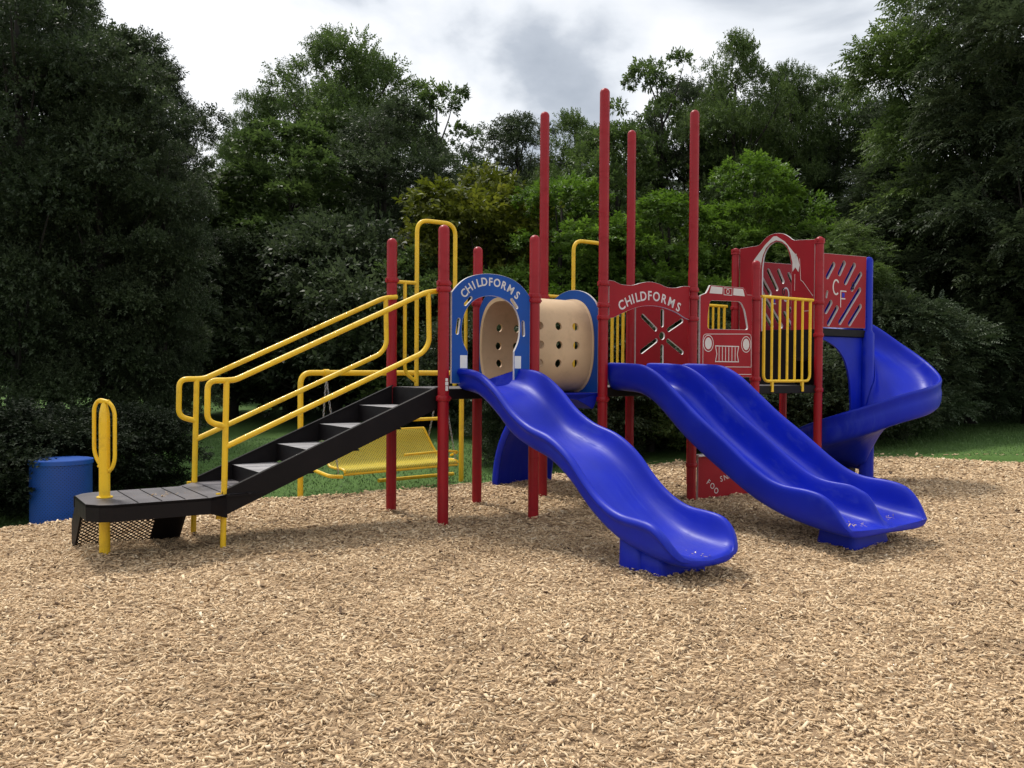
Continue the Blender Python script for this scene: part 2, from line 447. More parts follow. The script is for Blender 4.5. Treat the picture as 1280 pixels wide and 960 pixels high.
# ---- hand loops at the back climbers
def hand_loop(a0, a1, b, z0=1.24, z1=2.745, bar=2.15, side=.125, ends=(None, None)):
    m = MB(); r = .0205
    for s, a, e in ((-1, a0, ends[0]), (1, a1, ends[1])):
        ao = a + s * side
        m.tube(rounded([(a, b, z0 - .02), (ao, b, z0 + .06), (ao, b, bar)], .09, 6), .017)
        m.tube([(e, b, bar), (a, b, bar)], .017)
    m.tube(rounded([(a0, b, z0 - .06), (a0, b, z1), (a1, b, z1), (a1, b, z0 - .06)], .12, 8), r)
    m.build('hand_loop', YEL, root)
hand_loop(-1.51, -1.09, .93, ends=(-1.73, -.87))
hand_loop(.393, .82, .95, z1=2.72, bar=2.11, ends=(.04, 1.17))
def bars(aa, b, z0, z1, name='barrier', feet=(), loop=None):
    m = MB(); r = .0135
    lo, hi = aa[0], aa[-1]
    m.tube([(lo - .045, b, z1), (hi + .045, b, z1)], .018, 12)
    m.tube(rounded([(lo, b, z1), (lo, b, z0), (hi, b, z0), (hi, b, z1)], .08, 6), .0165, 12)
    for a in aa[1:-1]: m.tube([(a, b, z0), (a, b, z1)], r, 10)
    for a in feet: m.box(a - .017, a + .017, b - .012, b + .012, z0 - .12, z0 + .01)
    return m.build(name, YEL, root)
bars([.945, 1.025, 1.105], .95, 1.25, 2.0)
bars([2.45, 2.54, 2.63, 2.73, 2.83], 1.02, 1.25, 2.13)
bars([2.33, 2.465, 2.6, 2.733, 2.866, 3.0, 3.14], 0, 1.225, 2.16, feet=(2.475, 3.005))

# ---- arched blue panel over the wave slide
b = -.02
outl = smooth2d([(-1.70, 1.99), (-1.63, 2.065), (-1.55, 2.12), (-1.43, 2.158), (-1.30, 2.17), (-1.16, 2.158), (-1.04, 2.12), (-.95, 2.06), (-.885, 1.99)], 4, False)
outl = [(-1.70, 1.22)] + outl + [(-.885, 1.22), (-1.055, 1.22)]
hole = smooth2d([(-1.54, 1.49), (-1.585, 1.57), (-1.60, 1.67), (-1.585, 1.78), (-1.54, 1.87), (-1.46, 1.94), (-1.35, 1.975), (-1.24, 1.975), (-1.13, 1.94), (-1.05, 1.88), (-1.005, 1.79), (-.995, 1.69), (-1.01, 1.59), (-1.055, 1.5)], 4, False)
outl = outl + hole[::-1] + [(-1.54, 1.22)]
pa = panel('arch_panel', outl, [slot((-1.645, 1.65), (-1.63, 1.76), .03), slot((-.955, 1.65), (-.962, 1.76), .03), slot((-1.565, 1.895), (-1.51, 1.95), .028), slot((-1.03, 1.89), (-1.085, 1.955), .028)],
           'b', b, .019, BLUEP, WHITE, root)
tag(pa, 'blue arched entrance panel with white lettering')
arc = [(-1.575, 1.985), (-1.527, 2.03), (-1.481, 2.06), (-1.432, 2.08), (-1.375, 2.093), (-1.31, 2.096), (-1.243, 2.091), (-1.172, 2.073), (-1.10, 2.042), (-1.03, 1.995)]
def slopes(pts):
    out = []
    for i, (x, y) in enumerate(pts):
        x0, y0 = pts[max(i - 1, 0)]; x1, y1 = pts[min(i + 1, len(pts) - 1)]
        out.append((x, y, math.degrees(math.atan2(y1 - y0, x1 - x0))))
    return out
lettering('CHILDFORMS', slopes(arc), .098, 'b', b - .011, WHITE, pa, bold=.0022, wide=.92)
for x0, x1 in ((-1.615, -1.545), (-1.05, -.982)):
    m = MB(); m.box(x0, x1, b - .0125, b - .0105, 1.35, 1.46); m.build('notice', STICK, pa, smooth=False)

# ---- tunnel with its two blue end panels
def sup(cb, cz, rb, rz, n=40, e=2.5):
    out = []
    for k in range(n):
        t = 2 * PI * k / n; c, s = math.cos(t), math.sin(t)
        out.append((cb + rb * math.copysign(abs(c) ** (2 / e), c), cz + rz * math.copysign(abs(s) ** (2 / e), s)))
    return out
TC = (.49, 1.575)
for a in (-.83, 0.0):
    o_ = [(.06, 1.12)] + smooth2d([(.06, 1.93), (.13, 2.02), (.27, 2.1), (.47, 2.135), (.67, 2.1), (.81, 2.02), (.88, 1.93)], 4, False) + [(.88, 1.12)]
    pe = panel('tunnel_panel', o_, [sup(*TC, .345, .435)], 'a', a, .019, BLUEP, WHITE, root)
m = MB(); sec = [(a, 1.0) for a in (-.815, -.6, -.4, -.2, -.015)]
def tunnel_shell():
    m = MB(); n = 64
    rings = [(-.855, .335, .425), (-.855, .36, .45), (-.845, .36, .45), (-.815, .362, .452), (-.6, .365, .455), (-.415, .366, .456), (-.2, .365, .455), (-.03, .362, .452), (-.018, .375, .468), (-.0125, .375, .468), (-.0125, .34, .43)]
    rings = [r_ for r_ in rings if True]
    inner = [(.025, .34, .43), (.025, .325, .415), (-.2, .342, .43), (-.415, .345, .433), (-.6, .342, .43), (-.855, .322, .412)]
    allr = rings + inner
    vs = []
    for a, rb, rz in allr: vs += [(a, y, z) for y, z in sup(*TC, rb, rz, n)]
    fs = []
    L = len(allr)
    for i in range(L):
        j = (i + 1) % L
        for k in range(n): fs.append((i * n + k, i * n + (k + 1) % n, j * n + (k + 1) % n, j * n + k))
    m.add(vs, fs)
    return m.build('tunnel', TAN, root)
tun = tunnel_shell()
cut = MB()
for a in (-.645, -.43, -.225):
    for z in (1.75, 1.572, 1.40): cut.tube([(a, -.3, z), (a, 1.3, z)], .038, 20)
co_ = cut.build('cutter', TAN, root)
md = tun.modifiers.new('holes', 'BOOLEAN'); md.object = co_; md.operation = 'DIFFERENCE'; md.solver = 'EXACT'; md.use_hole_tolerant = True
dg = bpy.context.evaluated_depsgraph_get(); dg.update()
me = bpy.data.meshes.new_from_object(tun.evaluated_get(dg)); tun.modifiers.clear(); tun.data = me
for p_ in me.polygons: p_.use_smooth = True
shade(me, 40)
bpy.data.objects.remove(co_)
for t in range(12):
    y, z = sup(*TC, .357, .447, 12)[t]
    m = MB(); m.tube([(-.0205, y, z), (-.0135, y, z)], .008, 8); m.build('bolt', STEEL, tun)
# second underside lip of the tunnel-side climber: moulded blue step below the tunnel panel
# ---- name sign over double slide
top_ = smooth2d([(.062, 2.20), (.13, 2.195), (.22, 2.17), (.36, 2.17), (.48, 2.20), (.60, 2.218), (.72, 2.205), (.83, 2.178), (.95, 2.178), (1.06, 2.20), (1.155, 2.205)], 4, False)
bot_ = smooth2d([(1.155, 1.86), (1.08, 1.88), (.96, 1.93), (.77, 1.972), (.60, 1.98), (.42, 1.955), (.23, 1.89), (.12, 1.845), (.062, 1.84)], 4, False)
sg = panel('name_panel', top_ + bot_, [], 'b', 0, .019, REDP, WHITE, root)
tag(sg, 'red wavy name panel with white lettering above the double slide')
arc2 = [(.225, 1.965), (.312, 2.008), (.372, 2.033), (.43, 2.05), (.507, 2.066), (.592, 2.075), (.683, 2.07), (.785, 2.052), (.89, 2.022), (.99, 1.98)]
lettering('CHILDFORMS', slopes(arc2), .128, 'b', -.011, WHITE, sg, bold=.0022, wide=.95)

# ---- fan-slot panel on the back edge
fc = (1.695, 1.735)
hl = [circle(*fc, .045)]
for p0, p1 in (((1.695, 1.86), (1.695, 2.02)), ((1.695, 1.61), (1.695, 1.42)), ((1.59, 1.81), (1.39, 1.95)), ((1.80, 1.81), (2.01, 1.92)), ((1.60, 1.68), (1.38, 1.55)), ((1.79, 1.68), (2.02, 1.55))):
    hl.append(slot(p0, p1, .05))
panel('slotted_panel', [(1.285, 1.2), (1.285, 2.1), (2.12, 2.1), (2.12, 1.2)], hl, 'b', .95, .019, REDP, WHITE, root)

# ---- fire engine panel
tp = rounded([(1.31, 1.27, 0), (1.31, 2.12, 0), (1.40, 2.15, 0), (1.435, 2.2, 0), (1.455, 2.235, 0), (1.985, 2.235, 0), (2.01, 2.2, 0), (2.03, 2.165, 0), (2.115, 2.165, 0), (2.125, 1.27, 0)], .012, 3, True)
wn = [tuple(q[:2]) for q in rounded([(1.455, 2.075, 0), (1.93, 2.085, 0), (2.00, 2.0, 0), (2.06, 1.785, 0), (1.42, 1.775, 0), (1.425, 1.93, 0)], .04, 4, True)]
tk = panel('fire_engine_panel', [tuple(q[:2]) for q in tp], [wn], 'b', 0, .019, REDP, WHITE, root)
tag(tk, 'red play panel cut and engraved like the front of a fire engine')
o_ = -.0112
for q_ in ([(1.47, 2.225), (1.645, 2.222), (1.64, 2.15), (1.445, 2.15)], [(1.815, 2.222), (1.965, 2.222), (1.995, 2.145), (1.81, 2.148)]): flat_shape('emergency_light', [q_], 'b', o_, WHITE, tk)
flat_shape('badge', stroke_poly([(1.665, 2.218), (1.79, 2.218), (1.79, 2.145), (1.665, 2.145)], .007, True) + stroke_poly(circle(1.727, 2.182, .022, .024, 10), .007, True), 'b', o_, WHITE, tk)
for cx in (1.435, 2.025):
    flat_shape('headlight', [circle(cx, 1.625, .052, .062, 20)] + stroke_poly(circle(cx, 1.625, .075, .085, 20), .008, True), 'b', o_, WHITE, tk)
gr = stroke_poly([(1.545, 1.60), (1.905, 1.60), (1.885, 1.515), (1.905, 1.435), (1.545, 1.435), (1.565, 1.515)], .01, True)
gl = []
for k in range(6): x = 1.60 + .05 * k; gl += stroke_poly([(x, 1.442), (x, 1.594)], .009)
o = flat_shape('grille', gr, 'b', o_, WHITE, tk)
o2 = flat_shape('grille_bar', gl, 'b', o_, WHITE, tk)
hd = rounded([(1.355, 1.38, 0), (1.355, 1.72, 0), (2.105, 1.74, 0), (2.11, 1.38, 0)], .05, 5)
flat_shape('engraved_line', stroke_poly([q[:2] for q in hd], .006) , 'b', o_, WHITE, tk)
flat_shape('engraved_line', stroke_poly([(1.355, 1.38), (2.11, 1.38)], .006) + stroke_poly([(1.355, 1.30), (2.11, 1.30)], .006), 'b', o_ - .0002, WHITE, tk)

# ---- castle arch panel to the higher deck
ot = [(.06, 1.79), (.06, 2.885)] + smooth2d([(.10, 2.885), (.26, 2.90), (.36, 2.91), (.44, 2.965), (.52, 3.005), (.62, 3.02), (.72, 3.008), (.80, 2.965), (.88, 2.905), (1.0, 2.90), (1.18, 2.895)], 4, False) + [(1.18, 1.79)]
opn = [(.385, 1.80)] + smooth2d([(.385, 2.60), (.42, 2.74), (.46, 2.83), (.53, 2.89), (.615, 2.915), (.70, 2.89), (.765, 2.83), (.805, 2.74), (.825, 2.60)], 4, False) + [(.825, 1.80)]
ap = panel('castle_arch_panel', ot, [opn], 'a', 3.3, .019, REDP, WHITE, root)
tag(ap, 'red arch panel with white gable at the higher deck')
flat_shape('gable_trim', [[(.30, 2.70), (.48, 2.90), (.61, 2.985), (.66, 2.985), (.78, 2.90), (.96, 2.72), (.93, 2.56), (.885, 2.60), (.85, 2.56), (.84, 2.68), (.815, 2.77), (.77, 2.855), (.70, 2.91), (.615, 2.935), (.53, 2.91), (.45, 2.85), (.405, 2.76), (.372, 2.64), (.37, 2.53), (.33, 2.58), (.285, 2.52), (.27, 2.60)], [(.315, 2.62), (.315, 2.74), (.335, 2.74), (.335, 2.62)]], 'a', 3.3 - .0112, WHITE, ap)
flat_shape('engraved_line', stroke_poly([(.27, 2.68), (.25, 2.42), (.22, 2.40), (.075, 2.22)], .005) + stroke_poly([(.335, 2.5), (.335, 2.3)], .005) + stroke_poly([(.335, 2.12), (.335, 1.9)], .005) + stroke_poly([(.12, 2.05), (.23, 2.05)], .005), 'a', 3.3 - .0112, WHITE, ap)

# ---- slatted side panels of the spiral deck
def cf_panel(b, sign, a0=3.36):
    hs = []
    mir = (lambda q: (7.58 - q[0], q[1])) if b > .5 else (lambda q: q)
    for p0, p1 in (((3.43, 2.45), (3.545, 2.60)), ((3.66, 2.50), (3.75, 2.63)), ((3.78, 2.40), (3.95, 2.62)), ((3.91, 2.33), (4.08, 2.52)), ((3.41, 2.04), (3.50, 2.15)), ((3.46, 1.90), (3.62, 2.09)),
                   ((3.68, 1.92), (4.065, 2.33)), ((3.87, 1.91), (4.08, 2.13))):
        hs.append(slot(mir(p0), mir(p1), .058))
    hs.append(slot(mir((3.415, 2.21)), mir((3.43, 2.27)), .03))
    pl = panel('slatted_panel', [(a0, 1.855), (a0, 2.72), (4.20, 2.74), (4.19, 1.865)], hs, 'b', b, .026, REDP, WHITE, root)
    off = b + sign * .0148
    cpts = [mir((3.60 + .058 * math.cos(R(t)), 2.335 + .085 * math.sin(R(t)))) for t in range(40, 325, 15)]
    flat_shape('emblem', stroke_poly(cpts, .02), 'b', off, WHITE, pl)
    flat_shape('emblem', stroke_poly([(3.69, 2.10), (3.69, 2.295), (3.80, 2.295)], .014) + stroke_poly([(3.70, 2.205), (3.78, 2.205)], .014), 'b', off, WHITE, pl)
    flat_shape('emblem', [[(3.715, 2.22), (3.715, 2.275), (3.765, 2.275), (3.765, 2.22)]], 'b', off + sign * .0003, BLUES, pl)
    flat_shape('emblem', stroke_poly(circle(3.93, 2.37, .022, .04, 14), .012, True), 'b', off + sign * .0003, BLK, pl)
    return pl
cf_panel(.0, -1); cf_panel(1.02, -1)
m = MB(); m.box(3.37, 4.19, .04, .055, 1.86, 2.715); m.build('hood_side', BLUES, root, smooth=False)
skc = [(3.38, 1.75)] + smooth2d([(3.40, 1.72), (3.55, 1.68), (3.72, 1.60), (3.87, 1.45), (3.96, 1.22), (3.99, .95), (3.99, .84)], 4, False) + [(4.23, .84), (4.23, 1.75)]
panel('entry_skirt', skc, [], 'b', .045, .02, BLUES, BLUES, root)

# ---- ground level counter panel
gpn = panel('counter_panel', [(1.30, .0), (1.30, .44), (2.13, .44), (2.13, .0)], [], 'b', 0, .019, REDP, WHITE, root)
tag(gpn, 'low red play panel with engraved letters at ground level')
lettering('FOO', [(1.455, .165, -42), (1.515, .12, -42), (1.575, .066, -42)], .085, 'b', -.011, WHITE, gpn, bold=.0004)
lettering('SNA', [(1.655, .185, 12), (1.722, .20, 16), (1.785, .215, 18)], .085, 'b', -.011, WHITE, gpn, bold=.0004)
m = MB(); m.box(1.27, 2.15, -.05, .05, .446, .462); m.build('counter_top', WHITE, root, smooth=False, bevel=.003)
# ------------------------------------------------------------ slides
def cubic(tab, x):
    """smooth interpolation (Catmull-Rom on non-uniform table)"""
    xs = [t[0] for t in tab]; ys = [t[1] for t in tab]
    if xs[0] > xs[-1]: xs = xs[::-1]; ys = ys[::-1]
    if x <= xs[0]: return ys[0]
    if x >= xs[-1]: return ys[-1]
    i = max(k for k in range(len(xs) - 1) if xs[k] <= x)
    h = xs[i + 1] - xs[i]; t = (x - xs[i]) / h
    def sl(k):
        if k == 0: return (ys[1] - ys[0]) / (xs[1] - xs[0])
        if k == len(xs) - 1: return (ys[-1] - ys[-2]) / (xs[-1] - xs[-2])
        return (ys[k + 1] - ys[k - 1]) / (xs[k + 1] - xs[k - 1])
    m0, m1 = sl(i) * h, sl(i + 1) * h
    return (2 * t**3 - 3 * t * t + 1) * ys[i] + (t**3 - 2 * t * t + t) * m0 + (-2 * t**3 + 3 * t * t) * ys[i + 1] + (t**3 - t * t) * m1

def loft(name, rings, mat, parent, sub=1):
    m = MB(); n = len(rings[0]); vs = [p for r_ in rings for p in r_]; fs = []
    for i in range(len(rings) - 1):
        for k in range(n): fs.append((i * n + k, i * n + (k + 1) % n, (i + 1) * n + (k + 1) % n, (i + 1) * n + k))
    fs.append(tuple(range(n))[::-1]); fs.append(tuple((len(rings) - 1) * n + k for k in range(n)))
    m.add(vs, fs)
    return m.build(name, mat, parent, angle=180, subsurf=sub)

# wave slide: rim and floor heights along -b
rimW = [(.05, 1.335), (-.03, 1.35), (-.34, 1.318), (-.60, 1.195), (-.83, 1.03), (-1.06, .925), (-1.34, .855), (-1.57, .735), (-1.74, .585), (-1.91, .465), (-2.10, .392), (-2.33, .372), (-2.44, .352), (-2.53, .285), (-2.585, .205), (-2.62, .165)]
flrW = [(.05, 1.19), (-.05, 1.185), (-.30, 1.14), (-.55, 1.01), (-.80, .845), (-1.06, .755), (-1.30, .69), (-1.54, .56), (-1.74, .40), (-1.92, .29), (-2.13, .20), (-2.32, .165), (-2.5, .15), (-2.62, .14)]
CW = -1.30
def wave_ring(b, shrink=1.0, thin=.035, drop=0):
    zr = cubic(rimW, b); zf = cubic(flrW, b)
    zr = max(zr, zf + .012)
    h = zr - zf
    half = [(0, zf), (.12, zf + .004), (.205, zf + .02), (.252, zf + .065 * min(1, h / .14)), (.275, zf + h * .62), (.288, zr - .018), (.30, zr - .003), (.32, zr), (.340, zr - .012), (.353, zr - .04),
            (.334, zr - .06 * min(1, h / .1)), (.326, zr - .072 * min(1, h / .1)), (.318, zf + h * .25), (.30, zf - thin * .4), (.22, zf - thin), (.10, zf - thin - .005), (0, zf - thin - .006)]
    L = [(CW + x * shrink, b, z) for x, z in half]
    Rr = [(CW - x * shrink, b, z) for x, z in half[1:-1]][::-1]
    return L + Rr
bs = list(np.linspace(.05, -2.45, 46)) + [-2.50, -2.54, -2.575, -2.60]
sh = {-2.50: .985, -2.54: .95, -2.575: .88, -2.60: .80}
rings = [[(x, y * .985, z + .012 * max(0, min(1, (-1.6 - b) / .8))) for x, y, z in wave_ring(float(b), sh.get(b, 1.0), .035 + (.02 if b < -2.3 else 0))] for b in bs]
last = wave_ring(-2.617, .66, .02)
rings.append([(x, y * .985, z * .6 + .12 * .4) for x, y, z in last])
ws = loft('wave_slide', rings, BLUES, root)
tag(ws, 'blue wavy single slide with rounded lip')
def foot(name, parent, a0, a1, b0, b1, ztop, flare=.02):
    rings = []
    for z, e in ((-.05, flare), (.0, flare), (.06, flare * .5), (ztop, 0)):
        pts = rounded([(a0 - e, b0 + e, z), (a1 + e, b0 + e, z), (a1 + e, b1 - e, z), (a0 - e, b1 - e, z)], .06, 4, True)
        rings.append([tuple(p) for p in pts])
    return loft(name, rings, BLUES, parent, 0)
foot('foot', ws, CW - .235, CW - .03, -1.95, -2.17, .23, .004)
foot('foot', ws, CW - .21, CW + .22, -2.11, -2.35, .16, .004)
# slide hood stop at the deck end
# double slide
rimD = [(.06, 1.41), (-.02, 1.413), (-.30, 1.405), (-.50, 1.385), (-.70, 1.295), (-.93, 1.13), (-1.17, .955), (-1.45, .78), (-1.72, .60), (-1.90, .505), (-2.05, .465), (-2.28, .452), (-2.43, .418), (-2.53, .33), (-2.585, .24), (-2.63, .18)]
flrD = [(.06, 1.19), (-.05, 1.19), (-.38, 1.165), (-.55, 1.10), (-.70, 1.0), (-1.0, .765), (-1.4, .525), (-1.72, .355), (-1.98, .262), (-2.2, .215), (-2.4, .185), (-2.6, .17), (-2.65, .165)]
def dbl_ring(b, s1=1.0, s2=1.0, b2=0.0, mid=1.0):
    zr = cubic(rimD, b); zf = cubic(flrD, b); zr = max(zr, zf + .012); h = zr - zf
    zm = zf + h * mid
    hm = zm - zf
    A0, AM, A1 = .085, .61, 1.135
    k = min(1, h / .14)
    def out(sgn):          # outer wall, inside floor side -> rim -> outside bottom ; x offsets from rim centre (outward positive)
        return [(-.10, zf + .006), (-.056, zf + .03 * k), (-.040, zf + .085 * k), (-.034, zf + h * .65), (-.024, zr - .014), (-.008, zr), (.012, zr - .002), (.024, zr - .02), (.026, zr - .05 * k), (.018, zf + h * .3), (-.01, zf - .03), (-.09, zf - .048)]
    right = [(A1 + x, z) for x, z in out(1)]
    left = [(A0 - x, z) for x, z in out(-1)][::-1]
    c1 = (A0 + AM) / 2; c2 = (A1 + AM) / 2
    top = [(c1 - .08, zf), (c1 + .08, zf), (AM - .10, zf + .006), (AM - .052, zf + .03 * min(1, hm / .14)), (AM - .036, zf + .085 * min(1, hm / .14)), (AM - .028, zf + hm * .7), (AM - .018, zm - .012), (AM - .006, zm), (AM + .006, zm), (AM + .018, zm - .012), (AM + .028, zf + hm * .7), (AM + .036, zf + .085 * min(1, hm / .14)), (AM + .052, zf + .03 * min(1, hm / .14)), (AM + .10, zf + .006), (c2 - .08, zf), (c2 + .08, zf)]
    bot = [(c2 + .05, zf - .05), (c2 - .1, zf - .05), (AM + .03, zf - .045), (AM - .03, zf - .045), (c1 + .1, zf - .05), (c1 - .05, zf - .05)]
    pts = left + top + right + bot
    res = []
    for x, z in pts:
        if x < AM: x2 = c1 + (x - c1) * s1
        else: x2 = c2 + (x - c2) * s2
        if s1 < 1: x2 = min(x2, AM - .005) if x <= AM else x2
        res.append((x2, b, z))
    return res
bs = list(np.linspace(.06, -2.42, 42)) + [-2.47, -2.52, -2.56, -2.59, -2.615]
sh = {-2.47: (.995, .995, .8), -2.52: (.985, .985, .5), -2.56: (.965, .965, .25), -2.59: (.93, .93, .05), -2.615: (.87, .87, 0)}
rings = []
for b in bs:
    s1, s2, md_ = sh.get(b, (1, 1, 1 if b > -2.35 else .93))
    rings.append(dbl_ring(float(b), s1, s2, 0, md_))
rings.append([(x, y - .008, z * .5 + .155 * .5) for x, y, z in rings[-1]])
ds = loft('double_slide', rings, BLUES, root)
tag(ds, 'blue straight double slide with two side by side lanes')
foot('foot', ds, .42, .86, -2.12, -2.44, .17)

# ---- spiral slide
PC = (4.27, -.0); RO = .80
rimS = [(-290, .36), (-270, .44), (-235, .58), (-200, .70), (-180, .79), (-150, .93), (-120, 1.08), (-80, 1.2), (-45, 1.32), (0, 1.66), (30, 1.96), (60, 2.12), (90, 2.22)]
flrS = [(-290, .13), (-270, .17), (-235, .28), (-200, .42), (-180, .50), (-150, .63), (-120, .78), (-80, .90), (-45, 1.04), (0, 1.38), (30, 1.60), (60, 1.76), (90, 1.83)]
def spiral_sec(ph):
    zr = cubic(rimS, ph); zf = cubic(flrS, ph); h = zr - zf
    drop = .42 if ph > -150 else .42 + (-150 - ph) * -.0035
    drop = max(.04, min(drop, zf - .04))
    return [(RO + .0, zf - .04), (RO + .028, zf + .02), (RO + .034, zf + .5 * h), (RO + .020, zf + .5 * h + .012), (RO + .024, zr - .05), (RO + .034, zr - .03), (RO + .028, zr), (RO + .004, zr + .006), (RO - .018, zr - .02), (RO - .034, zf + .6 * h), (RO - .07, zf + .09),
            (RO - .16, zf + .015), (RO - .35, zf - .01), (.25, zf + .0), (.14, zf + .06), (.105, zf + .2), (.098, zf + .36),
            (.07, zf + .36), (.07, zf - drop), (.12, zf - drop), (.17, zf - drop * .72), (.3, zf - drop * .38), (.5, zf - max(.04, drop * .2)), (.68, zf - .05)]
rings = []
for ph in list(range(92, -271, -8)) + [-270]:
    c, s = math.cos(R(ph)), math.sin(R(ph))
    rings.append([(PC[0] + r_ * c, PC[1] + r_ * s, z) for r_, z in spiral_sec(ph)])
for d_ in (.06, .12, .17):
    rings.append([(PC[0] + d_, PC[1] + r_, max(.05, z - d_ * .15)) for r_, z in spiral_sec(-270 - d_ * 60)])
sp = loft('spiral_slide', rings, BLUES, root)
tag(sp, 'blue spiral slide winding down around a pole at the right end')
m = MB(); m.lathe(PC[0], PC[1], [(.085, -.05), (.085, .3), (.085, .5), (.075, 1.8), (.05, 1.84), (.05, 2.70), (.035, 2.735), (.01, 2.745)], 24)
m.build('pole', BLUES, sp)
for y0, y1 in ((.02, .1), (.98, 1.04)):
    m = MB(); m.box(PC[0] - .015, PC[0] + .012, y0, y1, 1.86, 2.72); m.build('entry_jamb', BLUES, sp, smooth=False, bevel=.008)
m = MB(); m.box(4.15, 4.5, .3, .5, -.05, .13); m.build('foot', BLK, sp, smooth=False, bevel=.01)

# ---- moulded climber behind the middle deck
prof = [(.97, 1.13), (1.15, 1.13), (1.38, 1.07), (1.6, .90), (1.80, .70), (1.96, .48), (2.05, .24), (2.075, .0), (2.08, -.05)]
rings = []
for bb, zz in prof:
    i = prof.index((bb, zz)); p0 = prof[max(i - 1, 0)]; p1 = prof[min(i + 1, len(prof) - 1)]
    t = Vector((p1[0] - p0[0], p1[1] - p0[1])).normalized(); nx, nz = t.y, -t.x      # inward (towards the deck, down)
    def q(a, d): return (a, bb + nx * d, zz + nz * d)
    rings.append([q(.12, -.05), q(.12, .07), q(.17, .07), q(.175, -.01), q(.5, -.02), q(.89, -.01), q(.895, .07), q(.945, .07), q(.945, -.05), q(.9, -.06), q(.5, -.06), q(.17, -.06)])
cl = loft('climber', rings, BLUES, root)
tag(cl, 'blue curved moulded climber behind the middle deck')
m = MB(); m.add([(-.62, .1, 1.115), (.02, .06, 1.12), (.02, .9, 1.12), (-.62, .86, 1.115), (-.2, .12, 1.05), (-.03, .10, .96), (-.03, .84, .96), (-.2, .8, 1.05)], [(0, 1, 2, 3), (0, 4, 5, 1), (4, 7, 6, 5), (3, 2, 6, 7), (0, 3, 7, 4), (1, 5, 6, 2)])
m.build('tunnel_cradle', BLUES, root, smooth=False, bevel=.01)

# ------------------------------------------------------------ bench swing
sw = empty('bench_swing', (-1.43, 10.12, 0), math.atan2(1.52, 1.62))
tag(sw, 'yellow perforated bench swing hanging in a low yellow frame behind the stair', 'swing')
L = 1.11
m = MB(); m.tube(rounded([(-L, 0, -.05), (-L, 0, 1.29), (L, 0, 1.29), (L, 0, -.05)], .13, 8), .03, 16); m.build('frame', YEL, sw)
m = MB(); m.tube([(-.1, .02, .06), (1.0, .02, .055)], .022, 10); m.build('footrest_bar', YEL, sw)
m = MB(); m.tube([(.22, -.1, .75), (.75, -.1, .75)], .02, 10); m.build('cross_bar', YEL, sw)
def contour(x0, x1, y0, insetback=.12):
    prof = [(-.27, .20), (-.285, .225), (-.275, .25), (-.2, .262), (-.1, .258), (.02, .265), (.09, .305), (.14, .39), (.19, .52), (.225, .61), (.245, .625), (.26, .61)]
    m = MB(); vs = []; uv = []; s = 0; n = len(prof); cols = 9
    for i, (y, z) in enumerate(prof):
        if i: s += math.hypot(y - prof[i - 1][0], z - prof[i - 1][1])
        ins = max(0, (z - .24) / .38) * insetback
        for k in range(cols):
            t = k / (cols - 1); x = x0 + ins * .6 + (x1 - ins - x0 - ins * .6) * t
            vs.append((x, y0 + y, z)); uv.append((x, s))
    fs = [(i * cols + k, i * cols + k + 1, (i + 1) * cols + k + 1, (i + 1) * cols + k) for i in range(n - 1) for k in range(cols - 1)]
    m.add(vs, fs, 0, uv)
    return m, prof
cm, prof = contour(-.74, .82, 0)
st = cm.build('seat', YELP, sw, angle=180)
e = MB()
e.tube([(-.74, -.275, .205), (.82, -.275, .205)], .014, 10); e.tube([(-.67, .245, .62), (.70, .245, .62)], .013, 10)
for sx, x in ((-1, -.74), (1, .82)):
    e.tube(rounded([(x - (0 if sx > 0 else 0), y, z) if z < .25 else (x - sx * (z - .25) / .38 * (.12 if sx > 0 else .07), y, z) for y, z in prof[1:-1]], .02, 2), .014, 8)
e.build('seat_edge', YEL, sw)
a_ = MB(); a_.tube(rounded([(.0, -.335, .375), (.62, -.335, .385), (.82, -.3, .36), (.86, -.1, .3)], .06, 4), .014, 8); a_.build('front_bar', YEL, sw)
a_ = MB(); a_.tube(rounded([(-.78, -.3, .19), (-.92, -.28, .2), (-.93, .1, .25), (-.76, .15, .33)], .06, 4), .02, 8); a_.build('armrest', YEL, sw)
def chain(x, y, z0, z1, x1=None, y1=None):
    m = MB(); n = int((z1 - z0) / .034); x1 = x if x1 is None else x1; y1 = y if y1 is None else y1
    for k in range(n):
        t = (k + .5) / n; cx = x + (x1 - x) * t; cy = y + (y1 - y) * t; cz = z0 + (z1 - z0) * t; pts = []
        for j in range(8):
            a = 2 * PI * j / 8; w, h = .009 * math.cos(a), .022 * math.sin(a)
            pts.append((cx + (w if k % 2 else 0), cy + (0 if k % 2 else w), cz + h))
        m.tube(pts, .0035, 6, closed=True)
    m.tube([(x1, y1 - .0, z1), (x1, y1, z1 + .03)], .012, 8)
    m.build('chain', STEEL, sw)
chain(-.80, -.25, .22, 1.26, -.80, 0); chain(-.74, .2, .45, 1.26, -.79, .01)
chain(.82, -.25, .22, 1.26, .80, 0); chain(.74, .2, .45, 1.26, .79, .01)
for x in (-.8, .8):
    m = MB(); m.tube([(x - .03, 0, 1.29), (x + .03, 0, 1.29)], .04, 14); m.build('hanger_clamp', YEL, sw)

